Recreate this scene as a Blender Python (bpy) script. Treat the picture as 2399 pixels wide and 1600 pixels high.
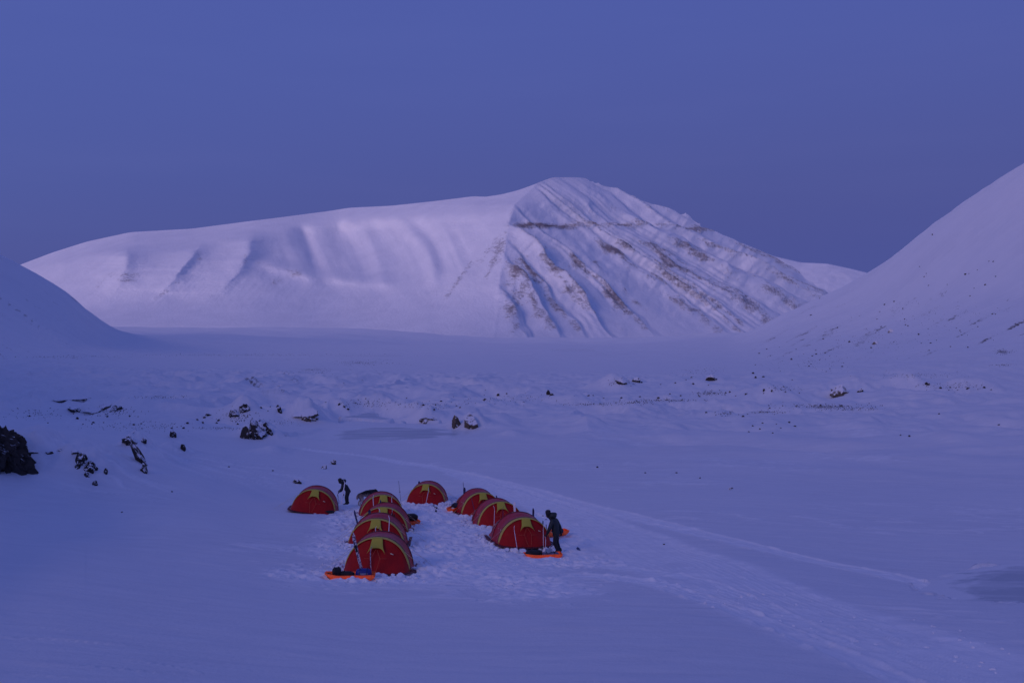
import bpy, bmesh, math, random
import numpy as np
from mathutils import Vector, Matrix, Quaternion, noise as mnoise

for o in list(bpy.data.objects):
    bpy.data.objects.remove(o)
SC = bpy.context.scene
COL = SC.collection
random.seed(7)
rng = np.random.default_rng(11)
R = math.radians

# ------------------------------------------------------------------ camera
F = 35.0 / 36.0 * 2399.0          # focal length in photo pixels
CX, HY = 1199.5, 740.0            # optical axis column, horizon row
cam = bpy.data.cameras.new('camera')
cam.lens = 35.0
cam.sensor_width = 36.0
cam.shift_y = -(800.0 - HY) / 2399.0
cam.clip_start = 0.1
cam.clip_end = 30000
camo = bpy.data.objects.new('camera', cam)
camo.location = (0, 0, 0)
camo.rotation_euler = (math.pi / 2, 0, 0)
COL.objects.link(camo)
SC.camera = camo

# ------------------------------------------------------------------ sky
SUN_AZ = R(-142)                  # measured from the view direction, to the left and behind
SUN_EL = R(20)
world = bpy.data.worlds.new('World')
SC.world = world
world.use_nodes = True
nt = world.node_tree
bg = nt.nodes['Background']
sky = nt.nodes.new('ShaderNodeTexSky')
sky.sky_type = 'NISHITA'
sky.sun_disc = False
sky.sun_elevation = R(-3)
sky.sun_rotation = SUN_AZ
sky.air_density = 1.0
sky.dust_density = 0.0
sky.ozone_density = 3.0
tc = nt.nodes.new('ShaderNodeTexCoord')
mp = nt.nodes.new('ShaderNodeMapping')
mp.inputs['Location'].default_value = (0, 0, 0.03)
mp.inputs['Scale'].default_value = (1, 1, 0.9)
nt.links.new(tc.outputs['Generated'], mp.inputs['Vector'])
nt.links.new(mp.outputs['Vector'], sky.inputs['Vector'])
tint = nt.nodes.new('ShaderNodeMix')
tint.data_type = 'RGBA'
tint.blend_type = 'MULTIPLY'
tint.inputs[0].default_value = 1.0
tint.inputs[7].default_value = (0.6, 2.5, 3.5, 1)
nt.links.new(sky.outputs['Color'], tint.inputs[6])
even = nt.nodes.new('ShaderNodeMix')
even.data_type = 'RGBA'
even.inputs[0].default_value = 0.8
even.inputs[7].default_value = (0.0440, 0.0540, 0.186, 1)
nt.links.new(tint.outputs[2], even.inputs[6])
cm = nt.nodes.new('ShaderNodeMapping')
cm.inputs['Scale'].default_value = (2.0, 2.0, 16.0)
cm.inputs['Rotation'].default_value = (R(3), R(-4), 0)
nt.links.new(tc.outputs['Generated'], cm.inputs['Vector'])
cn = nt.nodes.new('ShaderNodeTexNoise')
cn.inputs['Scale'].default_value = 1.6
cn.inputs['Detail'].default_value = 5
nt.links.new(cm.outputs['Vector'], cn.inputs['Vector'])
cr = nt.nodes.new('ShaderNodeValToRGB')
cr.color_ramp.elements[0].position = 0.45
cr.color_ramp.elements[0].color = (1, 1, 1, 1)
cr.color_ramp.elements[1].position = 0.80
cr.color_ramp.elements[1].color = (1.05, 1.04, 1.02, 1)
nt.links.new(cn.outputs['Fac'], cr.inputs['Fac'])
veil = nt.nodes.new('ShaderNodeMix')
veil.data_type = 'RGBA'
veil.blend_type = 'MULTIPLY'
veil.inputs[0].default_value = 1.0
nt.links.new(even.outputs[2], veil.inputs[6])
nt.links.new(cr.outputs['Color'], veil.inputs[7])
nt.links.new(veil.outputs[2], bg.inputs['Color'])
bg.inputs['Strength'].default_value = 0.15

# ------------------------------------------------------------------ afterglow
sun = bpy.data.lights.new('sun', 'SUN')
sun.energy = 0.08
sun.color = (1.0, 0.71, 0.84)
sun.angle = R(22)
suno = bpy.data.objects.new('sun', sun)
sd = Vector((math.sin(SUN_AZ) * math.cos(SUN_EL), math.cos(SUN_AZ) * math.cos(SUN_EL), math.sin(SUN_EL)))
suno.rotation_euler = (-sd).to_track_quat('-Z', 'Y').to_euler()
COL.objects.link(suno)

SC.view_settings.view_transform = 'Standard'
SC.view_settings.look = 'None'
SC.view_settings.gamma = 1.0
SC.view_settings.exposure = 3.76
SC.view_settings.use_curve_mapping = False
SC.render.engine = 'CYCLES'
SC.cycles.use_denoising = True
SC.cycles.max_bounces = 6
SC.cycles.diffuse_bounces = 3

# ================================================================== helpers
def tag(o, label=None, cat=None, group=None, kind=None):
    if label: o['label'] = label
    if cat: o['category'] = cat
    if group: o['group'] = group
    if kind: o['kind'] = kind
    return o


def link(name, me, mat=None, parent=None, smooth=True):
    if mat is not None and len(me.materials) == 0:
        me.materials.append(mat)
    o = bpy.data.objects.new(name, me)
    COL.objects.link(o)
    if parent is not None:
        o.parent = parent
    if smooth:
        me.shade_smooth()
    return o


def empty(name, loc=(0, 0, 0), rz=0.0):
    o = bpy.data.objects.new(name, None)
    o.location = loc
    o.rotation_euler = (0, 0, rz)
    o.empty_display_size = 0.2
    COL.objects.link(o)
    return o


def copy_tree(o, parent=None):
    c = o.copy()
    COL.objects.link(c)
    c.parent = parent
    for ch in o.children:
        copy_tree(ch, c)
    return c


def mesh_pd(name, verts, faces):
    me = bpy.data.meshes.new(name)
    me.from_pydata([tuple(v) for v in verts], [], faces)
    me.update()
    return me


def _hash(ix, iy, seed):
    h = (ix.astype(np.int64) * 374761393 + iy.astype(np.int64) * 668265263 + seed * 974634777) & 0xffffffff
    h = ((h ^ (h >> 13)) * 1274126177) & 0xffffffff
    h = ((h ^ (h >> 15)) * 2246822519) & 0xffffffff
    return ((h ^ (h >> 16)) & 0xffffff) / float(0xffffff)


def vnoise(x, y, seed=0):
    ix = np.floor(x); iy = np.floor(y)
    fx = x - ix; fy = y - iy
    ix = ix.astype(np.int64); iy = iy.astype(np.int64)
    ux = fx * fx * fx * (fx * (fx * 6 - 15) + 10)
    uy = fy * fy * fy * (fy * (fy * 6 - 15) + 10)
    a = _hash(ix, iy, seed); b = _hash(ix + 1, iy, seed)
    c = _hash(ix, iy + 1, seed); d = _hash(ix + 1, iy + 1, seed)
    return ((a * (1 - ux) + b * ux) * (1 - uy) + (c * (1 - ux) + d * ux) * uy) * 2 - 1


def fbm(x, y, oct=4, seed=0, gain=0.5, lac=2.03):
    s = 0; a = 1.0; n = 0
    for i in range(oct):
        s = s + a * vnoise(x + 17.3 * i, y - 9.1 * i, seed + 31 * i)
        n += a
        a *= gain
        x = x * lac; y = y * lac
    return s / n


def worley(x, y, seed=0):
    ix = np.floor(x).astype(np.int64); iy = np.floor(y).astype(np.int64)
    best = np.full(x.shape, 9.0); rnd = np.zeros(x.shape)
    for dx in (-1, 0, 1):
        for dy in (-1, 0, 1):
            jx = ix + dx; jy = iy + dy
            px = jx + _hash(jx, jy, seed); py = jy + _hash(jx, jy, seed + 5)
            d = np.hypot(px - x, py - y)
            m = d < best
            best = np.where(m, d, best)
            rnd = np.where(m, _hash(jx, jy, seed + 9), rnd)
    return best, rnd


def smooth(a, b, x):
    t = np.clip((x - a) / (b - a), 0, 1)
    return t * t * (3 - 2 * t)


def gauss(x, s):
    return np.exp(-(x / s) ** 2)


def asym(x, sl, sr):
    return np.where(x < 0, np.exp(-(x / sl) ** 2), np.exp(-(x / sr) ** 2))


def pchip(xs, ys, xq):
    """monotone cubic; ys shape (n, ...), xq 1-D"""
    xs = np.asarray(xs, float); ys = np.asarray(ys, float)
    h = np.diff(xs)
    hh = h.reshape((-1,) + (1,) * (ys.ndim - 1))
    d = np.diff(ys, axis=0) / hh
    m = np.zeros_like(ys)
    w1 = 2 * hh[1:] + hh[:-1]; w2 = hh[1:] + 2 * hh[:-1]
    with np.errstate(divide='ignore', invalid='ignore'):
        mm = (w1 + w2) / (w1 / d[:-1] + w2 / d[1:])
    mm = np.where(d[:-1] * d[1:] <= 0, 0, mm)
    m[1:-1] = np.nan_to_num(mm)
    m[0] = d[0]; m[-1] = d[-1]
    i = np.clip(np.searchsorted(xs, xq) - 1, 0, len(xs) - 2)
    sh = (-1,) + (1,) * (ys.ndim - 1)
    t = ((xq - xs[i]) / h[i]).reshape(sh)
    hb = h[i].reshape(sh)
    h00 = 2 * t**3 - 3 * t**2 + 1; h10 = t**3 - 2 * t**2 + t
    h01 = -2 * t**3 + 3 * t**2; h11 = t**3 - t**2
    return h00 * ys[i] + h10 * hb * m[i] + h01 * ys[i + 1] + h11 * hb * m[i + 1]


def at(px, py, Y):
    return Vector(((px - CX) / F * Y, Y, -(py - HY) / F * Y))


def grid_mesh(name, X, Y, Z, sel, attrs, normals=None, mats=()):
    """sub-mesh of a vertex grid made of the faces picked by sel (rows-1, cols-1)"""
    nr, nc = X.shape
    idx = np.arange(nr * nc).reshape(nr, nc)
    a = idx[:-1, :-1][sel]; b = idx[:-1, 1:][sel]; c = idx[1:, 1:][sel]; d = idx[1:, :-1][sel]
    quads = np.stack([a, b, c, d], 1)
    used = np.unique(quads)
    remap = np.full(nr * nc, -1, np.int64); remap[used] = np.arange(len(used))
    q = remap[quads]
    co = np.stack([X.ravel()[used], Y.ravel()[used], Z.ravel()[used]], 1).astype(np.float32)
    me = bpy.data.meshes.new(name)
    me.vertices.add(len(used)); me.vertices.foreach_set('co', co.ravel())
    n = len(q)
    me.loops.add(n * 4); me.loops.foreach_set('vertex_index', q.astype(np.int32).ravel())
    me.polygons.add(n)
    me.polygons.foreach_set('loop_start', np.arange(0, n * 4, 4, dtype=np.int32))
    me.update(calc_edges=True)
    for k, arr in attrs.items():
        at_ = me.attributes.new(k, 'FLOAT', 'POINT')
        at_.data.foreach_set('value', arr.ravel()[used].astype(np.float32))
    me.shade_smooth()
    if normals is not None:
        nn = me.attributes.new('custom_normal', 'FLOAT_VECTOR', 'POINT')
        nn.data.foreach_set('vector', normals.reshape(-1, 3)[used].astype(np.float32).ravel())
    for m in mats:
        me.materials.append(m)
    return me


def grid_normals(X, Y, Z):
    P = np.stack([X, Y, Z], -1)
    du = np.gradient(P, axis=1); dv = np.gradient(P, axis=0)
    n = np.cross(du, dv)
    n /= np.linalg.norm(n, axis=-1, keepdims=True) + 1e-12
    n *= np.where(n[..., 2:3] < 0, -1, 1)
    return n

# ================================================================== materials
def new_mat(name):
    m = bpy.data.materials.new(name)
    m.use_nodes = True
    t = m.node_tree
    return m, t, t.nodes['Principled BSDF'], t.links


def noise_node(t, scale, detail=4, rough=0.55, vec=None, dim='3D'):
    n = t.nodes.new('ShaderNodeTexNoise')
    n.inputs['Scale'].default_value = scale
    n.inputs['Detail'].default_value = detail
    n.inputs['Roughness'].default_value = rough
    if vec is not None:
        t.links.new(vec, n.inputs['Vector'])
    return n


def ramp(t, src, p0, p1, c0=(0, 0, 0, 1), c1=(1, 1, 1, 1)):
    r = t.nodes.new('ShaderNodeValToRGB')
    r.color_ramp.elements[0].position = p0
    r.color_ramp.elements[1].position = p1
    r.color_ramp.elements[0].color = c0
    r.color_ramp.elements[1].color = c1
    t.links.new(src, r.inputs['Fac'])
    return r


def mixc(t, fac, a, b):
    m = t.nodes.new('ShaderNodeMix')
    m.data_type = 'RGBA'
    for sock, v in (('Factor', fac), ('A', a), ('B', b)):
        s = m.inputs[sock] if sock == 'Factor' else [i for i in m.inputs if i.name == sock and i.type == 'RGBA'][0]
        if hasattr(v, 'links'):
            t.links.new(v, s)
        else:
            s.default_value = v
    return [o for o in m.outputs if o.type == 'RGBA'][0]


def math_node(t, op, a, b=None, clamp=False):
    m = t.nodes.new('ShaderNodeMath')
    m.operation = op
    m.use_clamp = clamp
    for i, v in enumerate((a, b)):
        if v is None:
            continue
        if hasattr(v, 'links'):
            t.links.new(v, m.inputs[i])
        else:
            m.inputs[i].default_value = v
    return m.outputs[0]


def bump(t, bsdf, h, dist, strength=1.0):
    b = t.nodes.new('ShaderNodeBump')
    b.inputs['Distance'].default_value = dist
    b.inputs['Strength'].default_value = strength
    t.links.new(h, b.inputs['Height'])
    t.links.new(b.outputs['Normal'], bsdf.inputs['Normal'])
    return b


def plain(name, col, rough=0.6, var=0.15, scale=6.0, spec=0.5, bumpd=0.0, metallic=0.0, bscale=None, sheen=0.0):
    m, t, b, L = new_mat(name)
    tcn = t.nodes.new('ShaderNodeTexCoord')
    n = noise_node(t, scale, 4, 0.6, tcn.outputs['Object'])
    lo = tuple(c * (1 - var) for c in col) + (1,)
    hi = tuple(c * (1 + var) for c in col) + (1,)
    r = ramp(t, n.outputs['Fac'], 0.3, 0.7, lo, hi)
    L.new(r.outputs['Color'], b.inputs['Base Color'])
    b.inputs['Roughness'].default_value = rough
    b.inputs['Specular IOR Level'].default_value = spec
    b.inputs['Metallic'].default_value = metallic
    if sheen:
        b.inputs['Sheen Weight'].default_value = sheen
    if bumpd:
        n2 = noise_node(t, bscale or scale * 4, 3, 0.6, tcn.outputs['Object'])
        bump(t, b, n2.outputs['Fac'], bumpd)
    return m


def attr(t, name):
    a = t.nodes.new('ShaderNodeAttribute')
    a.attribute_name = name
    return a.outputs['Fac']


def snow_material(name, fine, mid, coarse, amp):
    """wind packed snow; 'pack' = disturbed (whiter), 'dirt' = grit blown over it"""
    m, t, b, L = new_mat(name)
    tcn = t.nodes.new('ShaderNodeTexCoord')
    v = tcn.outputs['Object']
    st = t.nodes.new('ShaderNodeMapping')
    st.inputs['Scale'].default_value = (0.45, 1.6, 1.0)
    st.inputs['Rotation'].default_value = (0, 0, R(12))
    L.new(v, st.inputs['Vector'])
    n1 = noise_node(t, fine, 5, 0.62, v)
    n2 = noise_node(t, mid, 5, 0.55, st.outputs['Vector'])
    n3 = noise_node(t, coarse, 4, 0.5, v)
    c0 = mixc(t, ramp(t, n2.outputs['Fac'], 0.35, 0.68).outputs['Color'], (0.74, 0.755, 0.79, 1), (0.81, 0.82, 0.845, 1))
    c1 = mixc(t, ramp(t, n3.outputs['Fac'], 0.3, 0.7).outputs['Color'], c0, (0.81, 0.82, 0.845, 1))
    c2 = mixc(t, attr(t, 'pack'), c1, (0.97, 0.97, 0.975, 1))
    d = math_node(t, 'ADD', attr(t, 'dirt'), math_node(t, 'MULTIPLY', math_node(t, 'SUBTRACT', n1.outputs['Fac'], 0.5), 1.6))
    dr = ramp(t, d, 0.52, 0.75)
    c3 = mixc(t, dr.outputs['Color'], c2, (0.115, 0.088, 0.075, 1))
    L.new(c3, b.inputs['Base Color'])
    b.inputs['Roughness'].default_value = 0.62
    b.inputs['Specular IOR Level'].default_value = 0.25
    h = math_node(t, 'ADD', math_node(t, 'MULTIPLY', n1.outputs['Fac'], 0.35), n2.outputs['Fac'])
    bump(t, b, h, amp)
    return m


M = {}
M['snow'] = snow_material('snow', 9.0, 1.1, 0.12, 0.06)
M['snow_far'] = snow_material('snow_on_hillside', 0.8, 0.09, 0.012, 0.35)


def mountain_material():
    m, t, b, L = new_mat('mountain_snow_and_rock')
    tcn = t.nodes.new('ShaderNodeTexCoord')
    v = tcn.outputs['Object']
    n1 = noise_node(t, 0.085, 7, 0.70, v)
    n2 = noise_node(t, 0.012, 4, 0.5, v)
    st = t.nodes.new('ShaderNodeMapping')
    st.inputs['Scale'].default_value = (0.1, 0.1, 1.4)
    L.new(v, st.inputs['Vector'])
    n3 = noise_node(t, 0.06, 4, 0.6, st.outputs['Vector'])
    n4 = noise_node(t, 0.02, 3, 0.5, v)
    snow = mixc(t, ramp(t, n2.outputs['Fac'], 0.3, 0.7).outputs['Color'], (0.80, 0.805, 0.83, 1), (0.87, 0.87, 0.885, 1))
    rock = mixc(t, n4.outputs['Fac'], (0.21, 0.18, 0.19, 1), (0.36, 0.30, 0.295, 1))
    ra = attr(t, 'rock')
    gate = math_node(t, 'MULTIPLY', ra, 3.5, True)
    nn = math_node(t, 'ADD', math_node(t, 'MULTIPLY', math_node(t, 'SUBTRACT', n1.outputs['Fac'], 0.5), 2.0), math_node(t, 'MULTIPLY', math_node(t, 'SUBTRACT', n3.outputs['Fac'], 0.5), 0.8))
    a = math_node(t, 'ADD', ra, math_node(t, 'MULTIPLY', nn, gate))
    fr = ramp(t, a, 0.34, 1.25)
    L.new(mixc(t, fr.outputs['Color'], snow, rock), b.inputs['Base Color'])
    b.inputs['Roughness'].default_value = 0.7
    b.inputs['Specular IOR Level'].default_value = 0.2
    h = math_node(t, 'ADD', n1.outputs['Fac'], math_node(t, 'MULTIPLY', fr.outputs['Color'], 0.6))
    bump(t, b, h, 3.0)
    return m


M['mountain'] = mountain_material()


def ice_material():
    m, t, b, L = new_mat('pond_ice')
    tcn = t.nodes.new('ShaderNodeTexCoord')
    st = t.nodes.new('ShaderNodeMapping')
    st.inputs['Scale'].default_value = (0.12, 0.9, 1)
    st.inputs['Rotation'].default_value = (0, 0, R(6))
    L.new(tcn.outputs['Object'], st.inputs['Vector'])
    n = noise_node(t, 1.2, 6, 0.66, st.outputs['Vector'])
    c = mixc(t, ramp(t, math_node(t, 'SUBTRACT', n.outputs['Fac'], math_node(t, 'MULTIPLY', math_node(t, 'SUBTRACT', attr(t, 'ice'), 0.75), 0.42)), 0.36, 0.60).outputs['Color'], (0.44, 0.49, 0.55, 1), (0.78, 0.80, 0.83, 1))
    L.new(c, b.inputs['Base Color'])
    b.inputs['Roughness'].default_value = 0.38
    bump(t, b, n.outputs['Fac'], 0.02)
    return m


M['ice'] = ice_material()


def rock_material(name, dark, light, snow_lo, snow_hi, scale):
    m, t, b, L = new_mat(name)
    tcn = t.nodes.new('ShaderNodeTexCoord')
    g = t.nodes.new('ShaderNodeNewGeometry')
    sep = t.nodes.new('ShaderNodeSeparateXYZ')
    L.new(g.outputs['Normal'], sep.inputs[0])
    n = noise_node(t, scale, 6, 0.65, tcn.outputs['Object'])
    n2 = noise_node(t, scale * 0.35, 4, 0.6, tcn.outputs['Object'])
    rock = mixc(t, n.outputs['Fac'], dark + (1,), light + (1,))
    s = math_node(t, 'ADD', sep.outputs['Z'], math_node(t, 'MULTIPLY', math_node(t, 'SUBTRACT', n2.outputs['Fac'], 0.5), 1.1))
    r = ramp(t, s, snow_lo, snow_hi)
    L.new(mixc(t, r.outputs['Color'], rock, (0.80, 0.81, 0.85, 1)), b.inputs['Base Color'])
    b.inputs['Roughness'].default_value = 0.85
    b.inputs['Specular IOR Level'].default_value = 0.2
    bump(t, b, n.outputs['Fac'], 0.04)
    return m


M['rock'] = rock_material('dark_rock', (0.022, 0.020, 0.022), (0.075, 0.062, 0.055), 0.36, 0.56, 5.0)
M['rock_tan'] = rock_material('tan_rock', (0.05, 0.042, 0.038), (0.20, 0.155, 0.115), 0.34, 0.54, 4.0)
M['rock_bare'] = rock_material('bare_dark_rock', (0.016, 0.014, 0.015), (0.09, 0.075, 0.066), 0.85, 1.05, 3.0)
M['stone'] = plain('moraine_stone', (0.06, 0.05, 0.045), 0.9, 0.5, 3.0, 0.2)

# ================================================================== terrain
# Profiles of the ground along sight lines: for each column of the valley (bearing given as a
# photo column) the distance Y and the row at which the ground stands there; rows below 2 are heights.
PXC = [-2600, -900, -300, 0, 150, 290, 450, 700, 950, 1200, 1450, 1700, 1850, 2040, 2200, 2399, 2800, 3600, 5000]
def zrow(Y, py): return -(py - HY) / F * Y
base_mid = [(17, 1600), (24, 1445), (32, 1340), (40, 1266), (52, 1182), (68, 1104), (92, 1030), (115, 985), (150, 945), (210, 905), (330, 865)]
base_left = [(15, 1600), (20, 1450), (26, 1320), (35, 1225), (45, 1146), (54, 1062), (75, 1012), (100, 975), (135, 945), (175, 915), (240, 875)]
base_right = [(19, 1600), (27, 1450), (34, 1370), (42, 1290), (54, 1200), (70, 1120), (92, 1045), (115, 1000), (145, 955), (190, 910), (270, 850)]
far = {  # rows 13..17 : (Y, row) for 13, 14 (crest), then (Y, z)
    -2600: ((120, 300), (300, -600), (420, 150), (2600, -30), (5200, -30)),
    -900: ((180, 640), (400, 150), (560, 85), (2600, -30), (5200, -30)),
    -300: ((250, 790), (500, 440), (680, 50), (2600, -30), (5200, -30)),
    0: ((320, 818), (600, 597), (800, 25), (2600, -30), (5200, -30)),
    150: ((360, 824), (680, 682), (900, 6), (2600, -30), (5200, -30)),
    290: ((450, 826), (800, 776), (1050, -24), (2600, -31), (5200, -30)),
    450: ((520, 829), (880, 797), (1150, -31), (2600, -33), (5200, -32)),
    700: ((570, 832), (950, 808), (1300, -36), (2600, -36), (5200, -36)),
    950: ((590, 830), (1000, 808), (1400, -42), (2600, -46), (5200, -48)),
    1200: ((600, 826), (1000, 804), (1500, -50), (2600, -60), (5200, -70)),
    1450: ((600, 826), (1050, 806), (1500, -50), (2600, -66), (5200, -76)),
    1700: ((650, 822), (1300, 789), (1700, -52), (2600, -62), (5200, -70)),
    1850: ((640, 805), (1200, 730), (1600, -30), (2600, -60), (5200, -70)),
    2040: ((600, 775), (1100, 637), (1500, 20), (2600, -60), (5200, -70)),
    2200: ((520, 735), (1000, 520), (1400, 70), (2600, -40), (5200, -70)),
    2399: ((450, 694), (900, 397), (1300, 115), (2600, 0), (5200, -70)),
    2800: ((350, 600), (800, 200), (1200, 180), (2600, 40), (5200, -70)),
    3600: ((250, 500), (700, -100), (1000, 230), (2600, 80), (5200, -70)),
    5000: ((150, 400), (500, -400), (800, 230), (2600, 80), (5200, -70)),
}
TY, TZ = [], []
for p in PXC:
    wl = float(1 - smooth(-150, 1000, np.array(p)))
    wr = float(smooth(1500, 2399, np.array(p)))
    wm = 1 - wl - wr
    ys = [3.0, 9.0]; zs = [-2.6, -4.55 + 0.3 * wl]
    for a, b, c in zip(base_left, base_mid, base_right):
        Yq = a[0] * wl + b[0] * wm + c[0] * wr
        zq = zrow(*a) * wl + zrow(*b) * wm + zrow(*c) * wr
        ys.append(Yq); zs.append(zq)
    f = far[p]
    if p < -200:          # unseen ground at the left, lifted to shade the camp
        lift = {-300: 1.2, -900: 8.0, -2600: 20.0}[p]
        zs[2:] = [z + lift * min(1, (i + 1) / 4) for i, z in enumerate(zs[2:])]
    for q in f[:2]:
        ys.append(max(q[0], ys[-1] * 1.15)); zs.append(zrow(ys[-1], q[1]))
    for q in f[2:]:
        ys.append(q[0]); zs.append(q[1])
    # keep the distances growing where a side hill stands close by
    for i in range(2, len(ys)):
        ys[i] = max(ys[i], ys[i - 1] * 1.06)
    TY.append(ys); TZ.append(zs)
TY = np.array(TY); TZ = np.array(TZ)
UC = (np.array(PXC) - CX) / F
colpx = np.concatenate([np.linspace(-2600, -60, 50, endpoint=False), np.linspace(-60, 2460, 1010), np.linspace(2460, 5000, 51)[1:]])
U = (colpx - CX) / F
nseg = [12, 16, 60, 90, 100, 100, 80, 60, 48, 42, 42, 40, 38, 40, 18, 22, 10]
kk = np.concatenate([np.linspace(i, i + 1, n, endpoint=False) for i, n in enumerate(nseg)] + [[17.0]])
KY = pchip(np.arange(18), TY.T, kk)          # (rows, cols of the table)
KZ = pchip(np.arange(18), TZ.T, kk)
GY = pchip(UC, KY.T, U).T                    # (rows, cols)
GZ = pchip(UC, KZ.T, U).T
GX = U[None, :] * GY
KR = np.repeat(kk[:, None], len(U), 1)
PXG = np.repeat(colpx[None, :], len(kk), 0)


def ground_z(x, y):
    u = x / y
    c = np.interp(u, U, np.arange(len(U)))
    c0 = int(min(max(math.floor(c), 0), len(U) - 2)); w = c - c0
    z0 = np.interp(y, GY[:, c0], GZ[:, c0]); z1 = np.interp(y, GY[:, c0 + 1], GZ[:, c0 + 1])
    return float(z0 * (1 - w) + z1 * w)


def on_ground(px, py, k_from=2.0):
    """world point where the sight line of a photo point first meets the ground"""
    c = np.interp(px, colpx, np.arange(len(colpx)))
    c0 = int(min(max(round(c), 0), len(U) - 1))
    rows = HY - GZ[:, c0] / GY[:, c0] * F
    i0 = int(np.searchsorted(kk, k_from))
    hit = np.nonzero(rows[i0:] <= py)[0]
    i = i0 + (hit[0] if len(hit) else len(rows) - 1 - i0)
    if i > 0 and rows[i - 1] > rows[i]:
        w = (rows[i - 1] - py) / (rows[i - 1] - rows[i]); w = min(max(w, 0), 1)
    else:
        w = 1
    Y = GY[i - 1, c0] * (1 - w) + GY[i, c0] * w
    return at(px, py, float(Y))


# tents : photo point of the middle of the front hoop on the ground, distance, turn
TENTS = {
    'T1': (883, 1338, 32.6, 0), 'T2': (881, 1280, 38.5, 1), 'T3': (897, 1245, 42.6, -1), 'T4': (895, 1211, 48.0, 11),
    'T5': (998, 1180, 54.0, -3), 'T0': (733, 1198, 49.5, 3),
    'R1': (1229, 1274, 40.0, 14), 'R2': (1174, 1231, 46.0, 15), 'R3': (1129, 1204, 50.5, 17)}
camp = [at(*v[:3]) for v in TENTS.values()]
camp += [at(820, 1352, 31.2), at(1285, 1296, 39.0), at(812, 1186, 56.0), at(862, 1178, 53.5)]
# lay the camp ground through the points where the things stand
rw = np.nonzero((kk > 2) & (kk < 8))[0]; wr0, wr1 = rw[0], rw[-1]
cw = np.nonzero((colpx > 200) & (colpx < 2000))[0]; wc0, wc1 = cw[0], cw[-1]
WX = GX[wr0:wr1, wc0:wc1]; WY = GY[wr0:wr1, wc0:wc1]
for _ in range(6):
    off = [p.z - ground_z(p.x, p.y) for p in camp]
    num = np.zeros_like(WX); den = np.full_like(WX, 0.25)
    for p, o_ in zip(camp, off):
        w = np.exp(-(((WX - p.x) ** 2 + (WY - p.y) ** 2) / 14.0))
        num += w * o_; den += w
    GZ[wr0:wr1, wc0:wc1] += num / den


def window(px, halfpx, y0, y1):
    c = np.nonzero((colpx > px - halfpx) & (colpx < px + halfpx))[0]
    ci = int(np.argmin(np.abs(colpx - px)))
    r = np.nonzero((GY[:, ci] > y0) & (GY[:, ci] < y1))[0]
    return slice(max(r[0] - 12, 0), r[-1] + 12), slice(c[0], c[-1] + 1)


pack = np.zeros_like(GX); dirt = np.zeros_like(GX)
near = smooth(12, 18, GY)
# long drifts and wind ripples
GZ += near * (1 - smooth(150, 400, GY)) * 0.22 * fbm(GX / 14.0, GY / 9.0, 3, 3) * smooth(55, 90, GY)
GZ += near * (1 - smooth(60, 120, GY)) * 0.10 * fbm(GX / 7.0 + 3, GY / 5.0, 3, 5)
sas = fbm(GX / 2.2 + 0.2 * GY, GY / 0.55, 4, 8)
GZ += near * (1 - smooth(90, 160, GY)) * 0.028 * sas
ridge_s = 1 - np.abs(fbm(GX / 3.3 + 0.25 * GY, GY / 0.9, 3, 18))
streak = smooth(0.86, 0.97, ridge_s) * smooth(0.05, 0.45, fbm(GX / 9, GY / 6, 2, 19))
GZ += near * (1 - smooth(90, 160, GY)) * 0.035 * streak
pack += 0.5 * streak * (1 - smooth(80, 130, GY)) * smooth(22, 30, GY)

# moraine hummocks between the pond and the far terrace
rows_ = HY - GZ / GY * F
pfade = smooth(1.3, 3.5, ((PXG - 905) / 200) ** 2 + ((rows_ - 1012) / 15) ** 2)
mor = smooth(80, 115, GY) * (1 - smooth(230, 340, GY)) * pfade
leftm = 1 - smooth(900, 1500, PXG)
hum = 1 - np.abs(fbm(GX / 16.0, GY / 20.0, 4, 21)) * 2
GZ += mor * (0.55 + 0.75 * leftm) * (hum - 0.35) * 1.7
GZ += mor * 0.6 * fbm(GX / 4.0, GY / 5.0, 3, 23)
rid = 1 - np.abs(fbm(GX / 2.6 + 0.1 * GY, GY / 4.0, 3, 24)) * 2.2
GZ += mor * 0.30 * np.maximum(rid, 0) * smooth(-0.1, 0.4, fbm(GX / 22, GY / 26, 2, 25))
GZ += smooth(1250, 1700, PXG) * smooth(62, 84, GY) * (1 - smooth(150, 230, GY)) * 1.15 * (fbm(GX / 22 + GY / 40, GY / 11, 3, 27) + 0.5 * (1 - 2 * np.abs(fbm(GX / 30 + GY / 60, GY / 9, 2, 28))))
# left bank above the camp : rolls and gullies
bank = (1 - smooth(330, 620, PXG)) * smooth(30, 40, GY) * (1 - smooth(60, 85, GY))
GZ += bank * 0.55 * fbm(GX / 6.0 + 5, GY / 12.0, 3, 26)
GZ += (1 - smooth(240, 540, PXG)) * (0.75 * smooth(45, 54, GY) * (1 - smooth(60, 110, GY)) - 0.3 * smooth(30, 38, GY) * (1 - smooth(42, 48, GY)))
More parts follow.
